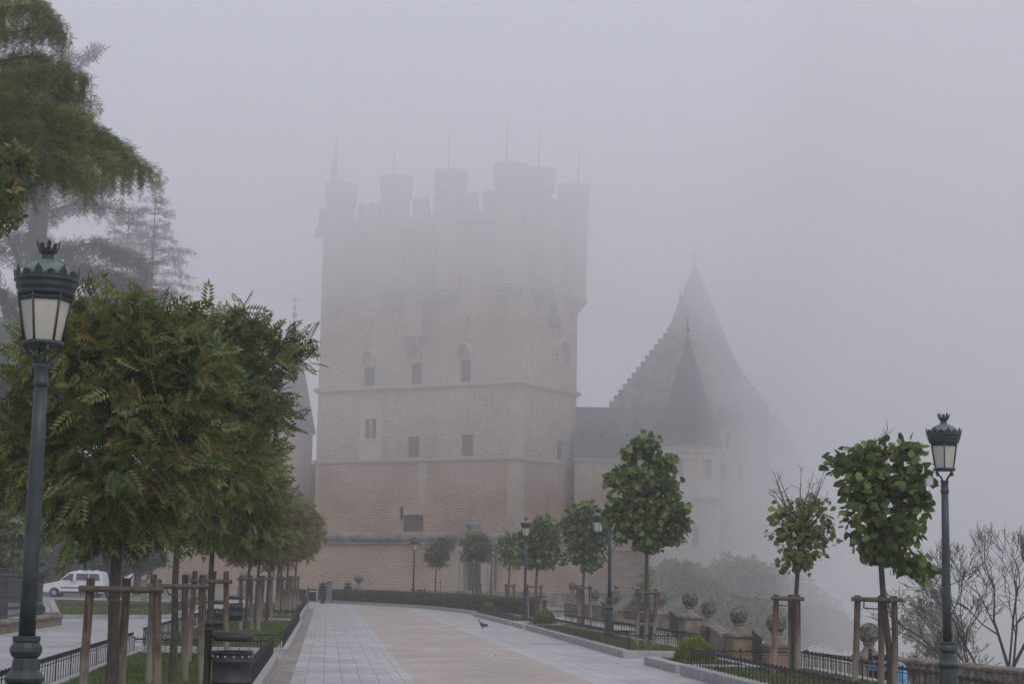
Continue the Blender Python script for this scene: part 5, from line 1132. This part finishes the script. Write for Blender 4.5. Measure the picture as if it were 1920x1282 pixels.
def stone_wall(name, a, b, zt0, zt1, th, label, m=pwall_m, zb=-2.5, cat='stone wall', cap=True, z0b=None):
    a = Vector((a[0], a[1], 0)); b = Vector((b[0], b[1], 0)); e = empty(name, a, 0, label, cat); d = b - a; L = d.length; d.normalize(); n_ = Vector((-d.y, d.x, 0)); n_ = n_ if n_.y > 0 else -n_
    q = [Vector((0, 0, 0)), d * L, d * L + n_ * th, n_ * th]; MB().prism([(p.x, p.y) for p in q], zb, [zt0, zt1, zt1, zt0] if (q[0].x * q[1].y - q[1].x * q[0].y) is not None else 0).build('wall', m, e) if False else None
    k = MB(); vs = [(q[0].x, q[0].y, zb), (q[1].x, q[1].y, zb), (q[2].x, q[2].y, zb), (q[3].x, q[3].y, zb), (q[0].x, q[0].y, zt0 - .1), (q[1].x, q[1].y, zt1 - .1), (q[2].x, q[2].y, zt1 - .1), (q[3].x, q[3].y, zt0 - .1)]
    k.add(vs, [(0, 3, 2, 1), (4, 5, 6, 7), (0, 1, 5, 4), (1, 2, 6, 5), (2, 3, 7, 6), (3, 0, 4, 7)]); k.build('wall', m, e)
    c = MB(); ns = max(2, int(L / .85)); rr = random.Random(int(L * 100))
    for i in range(ns):
        t0, t1 = i / ns + .006 / L * 3, (i + 1) / ns - .006 / L * 3; z0, z1 = zt0 + (zt1 - zt0) * t0, zt0 + (zt1 - zt0) * t1; dz = rr.uniform(-.012, .012)
        pro = [(-.04, -.098), (-.05, -.03), (-.01, .01), (th * .5, .035), (th + .01, .01), (th + .05, -.03), (th + .04, -.098)]
        vs = [d * L * t0 + n_ * o_ + Vector((0, 0, z0 + z_ + dz)) for o_, z_ in pro] + [d * L * t1 + n_ * o_ + Vector((0, 0, z1 + z_ + dz)) for o_, z_ in pro]
        m_ = len(pro); c.add(vs, [(i2, m_ + i2, m_ + (i2 + 1) % m_, (i2 + 1) % m_) for i2 in range(m_)] + [tuple(range(m_)), tuple(range(2 * m_ - 1, m_ - 1, -1))])
    c.build('coping', ped_m if cap else m, e, bevel=.01); return e
z1_, z2_ = at(1690, 1233, 45).z, at(1930, 1258, 38).z
stone_wall('parapet_wall', (xat(1650, 45.6), 45.6), (xat(2050, 35), 35), z1_, z2_ + .05, .4, 'rough stone parapet running to the right picture edge', pwall_m)
stone_wall('parapet_wall', (P_(1329).x + .35, P_(1329).y - .3), (P_(1385).x - .1, P_(1385).y + .3), at(1335, 1172, 60.5).z, at(1370, 1187, 53.5).z, .4, 'sloping stone wall piece between two ball pedestals', ped_m)
stone_wall('parapet_wall', (xat(1060, 92), 92), (xat(1130, 86), 86), -.0 + at(1090, 1118, 90).z - .35, at(1090, 1118, 90).z - .35, .4, 'low rubble wall below the castle, beyond the pink path', pwall_m, cap=False)
stone_wall('stone_kerb_wall', (xat(1102, 66), 66), (xat(1172, 57), 57), .02, -.12, .45, 'long low stone seat wall behind the three-headed lamp', ped_m)
stone_wall('stone_kerb_wall', (xat(1172, 57) + .1, 56.9), (xat(1290, 51), 51), -.05, -.32, .45, 'lower stone seat wall behind the reddish stakes', ped_m)
stone_wall('parapet_wall', (xat(1120, 94), 94), (xat(1235, 80), 80), .36, .26, .4, 'flat-topped stone wall behind the balls, right of the far lamp', ped_m)
stone_wall('parapet_wall', (xat(600, 170), 170), (xat(1300, 170), 170), at(900, 1104, 170).z - .2, at(1000, 1105, 170).z - .2, 1, 'long rough footing wall at the castle gate', cope_m, zb=-8, cap=False)
# ================================================================== LEFT: ORNATE RAILING, COLUMN, VAN, SIGN
bl = stone_wall('stone_plinth', (xat(-30, 47), 47), (xat(96, 57), 57), .34, .34, .5, 'pale stone plinth under the ornate iron railing', sand_m, zb=-.2)
b_ = MB().box((xat(100, 56.2), 56.2, .18), (.55, .6, .52)).build('stone_block', sand_m, bevel=.05); tag(b_, 'chipped pale stone block at the end of the railing plinth', 'stone block')
A_ = Vector((xat(-30, 47), 47.25, .34)); B_ = Vector((xat(76, 57), 57.0, .34)); e = empty('ornate_railing', A_, 0, 'tall ornate blue-black iron railing at the far left', 'railing'); d = B_ - A_; L = d.length; d.normalize(); rz = math.atan2(d.y, d.x); rm, bm_, om = MB(), MB(), MB()
for z_ in (.06, .5, 1.12, 1.28): rm.tube([(0, 0, z_), d * L + Vector((0, 0, z_))], .02, 6)
n = int(L / .2)
for i in range(n + 1):
    p = d * (L * i / n); hh = 1.42 if i % 2 else 1.34; bm_.box((p.x, p.y, hh / 2), (.018, .018, hh), rz); om.box((p.x, p.y, hh + .04), (.05, .02, .10), rz, .1)
    q = d * (L * (i + .5) / n)
    for z_ in (.28, .62, 1.2): om.add([(q.x - d.x * .05, q.y - d.y * .05, z_), (q.x, q.y, z_ + .07), (q.x + d.x * .05, q.y + d.y * .05, z_), (q.x, q.y, z_ - .07), (q.x, q.y - .02, z_)], [(0, 1, 4), (1, 2, 4), (2, 3, 4), (3, 0, 4), (0, 3, 2, 1)])
rm.build('rail', lampm, e); bm_.build('bars', lampm, e)['kind'] = 'stuff'; om.build('ornament', lampm, e)['kind'] = 'stuff'
e = empty('ornate_column', (xat(80, 56), 56, .34), 0, 'ornate cast iron column with urn-like swellings at the railing end', 'lamp column')
MB().box((0, 0, .14), (.36, .36, .28)).build('base', lampm, e, bevel=.02)
MB().lathe([(.15, .28), (.16, .33), (.11, .42), (.10, .8), (.12, .95), (.10, 1.0), (.12, 1.1), (.19, 1.25), (.21, 1.38), (.17, 1.5), (.1, 1.56), (.13, 1.62), (.15, 1.68), (.09, 1.75), (.075, 2.1), (.09, 2.12), (.07, 2.16), (.06, 4.2), (.09, 4.25), (.05, 4.3)], 18, flute=.05).build('shaft', lampm, e)
k = MB()
for q in range(6):
    a = q * math.pi / 3; k.tube([(math.cos(a) * .17, math.sin(a) * .17, 1.2), (math.cos(a) * .25, math.sin(a) * .25, 1.3), (math.cos(a) * .22, math.sin(a) * .22, 1.42), (math.cos(a) * .14, math.sin(a) * .14, 1.36)], .022, 5)
k.build('scrollwork', lampm, e)
# van, nose to the left
vx = xat(92, 118); van = empty('parked_van', (vx, 118, 0), 0, 'small white passenger van parked broadside beyond the lawn', 'van')
prof = [(.02, .35), (.0, .62), (.05, .82), (.25, .93), (1.0, 1.07), (1.12, 1.12), (1.62, 1.62), (1.85, 1.74), (2.3, 1.80), (3.7, 1.79), (3.95, 1.72), (4.08, 1.2), (4.12, .6), (4.08, .32)]
wheel_c = [.78, 3.42]
lower = [(4.08, .32)] + [(3.42 + .36 * math.cos(t), .32 + .36 * math.sin(t) - .02) for t in [0.0, .5, 1.0, 1.57, 2.1, 2.6, 3.14]] + [(.78 + .36 * math.cos(t), .30 + .36 * math.sin(t)) for t in [0, .5, 1.0, 1.57, 2.1, 2.6, 3.14]]
pl = prof[:-1] + lower
bb = MB(); bb.plate([(x, -.84 + (.0 if z < 1.05 else 0), z) for x, z in pl][::-1], 1.68, (0, 1, 0)); bb.v = [(x, y * (1 - max(0, z - 1.0) * .16), z) for x, y, z in bb.v]; vb = bb.build('body', white_p, van, bevel=.04)
def sidep(name, pts, m, parent=van, dy=.012):
    q = MB(); q.plate([(x, -.84 * (1 - max(0, z - 1.0) * .16) - dy, z) for x, z in pts], .01, (0, 1, 0)); return q.build(name, m, parent)
sidep('window', [(1.22, 1.16), (1.98, 1.16), (2.02, 1.62), (1.72, 1.58)], carglass); sidep('window', [(2.22, 1.16), (3.02, 1.16), (3.02, 1.62), (2.22, 1.62)], carglass); sidep('window', [(3.08, 1.16), (3.84, 1.16), (3.74, 1.60), (3.08, 1.62)], carglass)
sidep('bumper_strip', [(1.2, .62), (3.02, .62), (3.02, .70), (1.2, .70)], trimm); sidep('sill', [(1.2, .30), (3.02, .30), (3.02, .42), (1.2, .42)], trimm)
ws = MB(); ws.add([(1.13, -.72, 1.16), (1.13, .72, 1.16), (1.60, .68, 1.62), (1.60, -.68, 1.62)], [(0, 1, 2, 3)]); ws.v = [(x - .03, y, z + .02) for x, y, z in ws.v]; ws.build('windscreen', carglass, van)
for x in wheel_c:
    for y in (-.78, .6):
        w_ = MB().lathe([(.16, -.09), (.29, -.09), (.31, -.06), (.31, .06), (.29, .09), (.16, .09)], 24); w_.xform(Matrix.Translation((x, y + .09 * 0, .31)) @ Matrix.Rotation(R(90), 4, 'X')); w_ = w_.build('wheel', rubber, van)
        if y < 0:
            h_ = MB().lathe([(.0, .07), (.19, .092), (.19, .096), (.05, .11), (.0, .11)], 10, flute=.2); h_.xform(Matrix.Translation((x, y, .31)) @ Matrix.Rotation(R(90), 4, 'X')); h_.build('hub', hub_m, w_)
MB().box((1.95, -.93, 1.15), (.12, .16, .16)).build('mirror', trimm, van, bevel=.02); MB().box((.08, -.62, .82), (.16, .30, .16), .0, .8).build('headlight', glass_m, van, bevel=.02); MB().box((2.12, -.85, 1.0), (.16, .02, .04)).build('handle', trimm, van)
for k in range(3): MB().box((2.3 + .55 * k, 0, 1.83), (.06, 1.2, .06)).build('roof_bar', white_p, van)
e = empty('road_sign', (xat(157, 126), 126, 0), 0, 'small round green sign above the van roof', 'sign'); zz_ = at(157, 1058, 126).z; MB().tube([(0, 0, 0), (0, 0, zz_ - .2)], .03, 6).build('post', iron, e); q = MB().lathe([(.01, -.02), (.28, -.02), (.28, .02), (.01, .02)], 20); q.xform(Matrix.Translation((0, 0, zz_)) @ Matrix.Rotation(R(90), 4, 'X')); q.build('disc', green_s, e)
# back road with rail and shrubs behind lawn
for i, (xa, xb, Y, lb) in enumerate(((240, 330, 108, 'thin iron railing beyond the lawn, right of the van'), )): 
    iron_railing((xat(xa, Y), Y), (xat(xb, Y), Y), 0, 0, .9, lb, .25)
for px, Y, lb in ((275, 104, 'small square stone pillar beyond the lawn'), (621, 112, 'square dark stone pillar rising behind the hedge')):
    e = empty('stone_pillar', (xat(px, Y), Y, 0), 0, lb, 'pillar'); zt2 = at(px, 1088 if px == 275 else 1091, Y).z; MB().box((0, 0, zt2 / 2), (.34, .34, zt2)).build('shaft', cope_m, e, bevel=.02); MB().box((0, 0, zt2 + .03), (.42, .42, .06)).build('cap', cope_m, e)
for px, Y, lb in ((609, 110, 'squat dark lantern bollard behind the hedge, left of the pillar'), (655, 113, 'squat lantern bollard behind the hedge beside the pale ball')):
    e = empty('bollard', (xat(px, Y), Y, 0), 0, lb, 'bollard', 'lantern bollards behind the hedge'); h_ = at(px, 1094, Y).z
    MB().lathe([(.14, 0), (.14, h_ - .45), (.26, h_ - .4), (.26, h_ - .12), (.12, h_ - .1), (.1, h_ - .05)], 14).build('body', iron, e); MB().lathe([(.05, h_ - .06), (.32, h_ - .02), (.3, h_ + .04), (.03, h_ + .07), (.03, h_ + .2)], 14).build('hood', iron, e)
for x, y, s_, lb in ((xat(655, 112.6), 112.6, 1, 'tiny urn'),): pass
# ================================================================== PIGEONS
def pigeon(loc, rz, label, s=1.0):
    e = empty('pigeon', loc, rz, label, 'bird', 'pigeons'); rings = []; n = 14
    # x forward
    prof = [(-.185, .062, .006, .020), (-.15, .068, .008, .028), (-.105, .082, .018, .030), (-.06, .100, .038, .042), (-.01, .115, .050, .052), (.035, .128, .048, .052), (.065, .150, .034, .036), (.082, .178, .022, .024), (.090, .200, .019, .020), (.100, .218, .022, .021), (.116, .224, .018, .017), (.128, .222, .008, .008), (.142, .217, .004, .004), (.148, .214, .001, .001)]
    b = MB(); vs = []
    for x, z, rz_, ry_ in prof:
        for k in range(n):
            a = 2 * math.pi * k / n; vs.append((x, ry_ * math.cos(a), z + rz_ * math.sin(a)))
    fs = [(i * n + k, (i + 1) * n + k, (i + 1) * n + (k + 1) % n, i * n + (k + 1) % n) for i in range(len(prof) - 1) for k in range(n)] + [tuple(range(n)), tuple((len(prof) - 1) * n + k for k in range(n - 1, -1, -1))]
    b.add(vs, fs)
    for sy in (-1, 1):
        b.tube([(.0, sy * .02, .08), (.008, sy * .02, .035), (.0, sy * .02, .004)], [.012, .005, .004], 6)
        for a in (-.5, 0, .5): b.tube([(0, sy * .02, .004), (.03 * math.cos(a), sy * .02 + .03 * math.sin(a), .003)], .0032, 4)
        b.tube([(0, sy * .02, .004), (-.018, sy * .02, .003)], .003, 4)
    b.build('body', pig_m, e, smooth=True)
    for sy in (-1, 1):
        w = MB(); w.sphere((0, 0, 0), 1, 12, 8, (.085, .010, .032)); w.xform(Matrix.Translation((-.045, sy * .050, .105)) @ Matrix.Rotation(.28, 4, 'Y')); w.build('wing', pig_m, e, smooth=True)
    k = MB(); k.sphere((.112, -.019, .222), .0035, 6, 4); k.sphere((.112, .019, .222), .0035, 6, 4); k.build('eyes', rubber, e); e.scale = (s,) * 3; return e
p = gp(905, 1179, .01); pigeon((p.x, p.y, .008), R(160), 'dark pigeon standing on the street paving', 1.35)
l_, pt_ = pw[1155]; pigeon((l_.x + .02, l_.y, at(1154, 1116.5, 76).z + .245), R(200), 'pigeon perched on top of a stone ball', 1.1)
# people-sized seated figure / sculpture by the gateway is too faint to read: pale stone bench instead

# straps tying trunks to their rails, leaf litter in the gutter
def strap(frame, a, b, parent):
    o = parent.location; A = a - o; B = b - o; MB().tube([A, (A + B) / 2 + Vector((0, 0, -.015)), B], .012, 5).build('strap', rail_w, parent)
for o in list(col.objects):
    if o.name.startswith('stake_frame') and o.location.y < 50:
        rl = [c for c in o.children if c.name.startswith('rail')]
        if not rl: continue
        c = rl[0].data.vertices; ctr = sum((v.co for v in c), Vector()) / len(c); up = ctr + Vector((-.18, 0, -.02)); MB().tube([up, (up + Vector((0.02, .12, -.1))) / 1 , Vector((.03, .1, ctr.z - .14))], .011, 5).build('strap', rail_w, o)
N = 520; tt = np.where(rng.random(N) < .75, rng.uniform(-.95, -.35, N), rng.uniform(-.3, 6.6, N)); yy = 22 + 60 * rng.random(N) ** 1.6
P = np.stack([tt - SL * yy, yy, np.full(N, .022)], 1); D = np.stack([rng.normal(size=N), rng.normal(size=N), np.full(N, .03)], 1)
v_ = np.array([(0, 0, 0), (.28, .5, .06), (0, 1, 0), (-.28, .5, .06)], float)
lf = scatter('fallen_leaves', v_, [np.array([[0, 1, 2, 3]])], P, D, rng.uniform(.03, .06, N), mat('dry_leaf', [C(.09,.06,.03), C(.17,.12,.05)], 3, .8, island=.6), roll=.05); tag(lf, 'scattered small fallen leaves along the gutter', kind='stuff')
# ================================================================== FOG
def volume(name, dens, alb, label):
    m = bpy.data.materials.new(name); m.use_nodes = True; n = m.node_tree; n.nodes.clear()
    v = n.nodes.new('ShaderNodeVolumePrincipled'); v.inputs['Color'].default_value = alb; v.inputs['Density'].default_value = dens; v.inputs['Anisotropy'].default_value = 0.45
    o = n.nodes.new('ShaderNodeOutputMaterial'); n.links.new(v.outputs[0], o.inputs['Volume']); return m
ALB = (.996, .996, .999, 1)
hz = MB().box((0, 330, 18), (1480, 820, 122)).build('haze', volume('haze_air', .0014, ALB, '')); tag(hz, 'pale fog filling the air', kind='stuff')

def slab_vol(name, poly, zb, zt, dens, label):
    b = MB().prism(poly, zb, zt); o = b.build(name, volume(name + '_air', dens, ALB, label)); tag(o, label, kind='stuff'); return o
slab_vol('fog_bank', [(-330, 30), (330, 30), (330, 640), (-330, 640)], 11.0, 76, .0036, 'thicker fog hanging above the street')
slab_vol('low_cloud', [(-300, 60), (300, 60), (300, 600), (-300, 600)], 32.0, 74, .0165, 'low cloud swallowing the tower tops')
slab_vol('fog_bank', [(13.3, 70), (16, 62), (60, 45), (300, 45), (300, 560), (44, 560), (21.8, 208), (21.5, 165), (19.4, 125)], -46, 75, .0155, 'fog rising from the valley on the right')
slab_vol('valley_fog', [(7.5, 86), (14, 80), (60, 60), (120, 60), (120, 150), (12, 150), (9, 112)], -46.5, 9.5, .0085, 'low fog lying in the valley behind the balustrade')
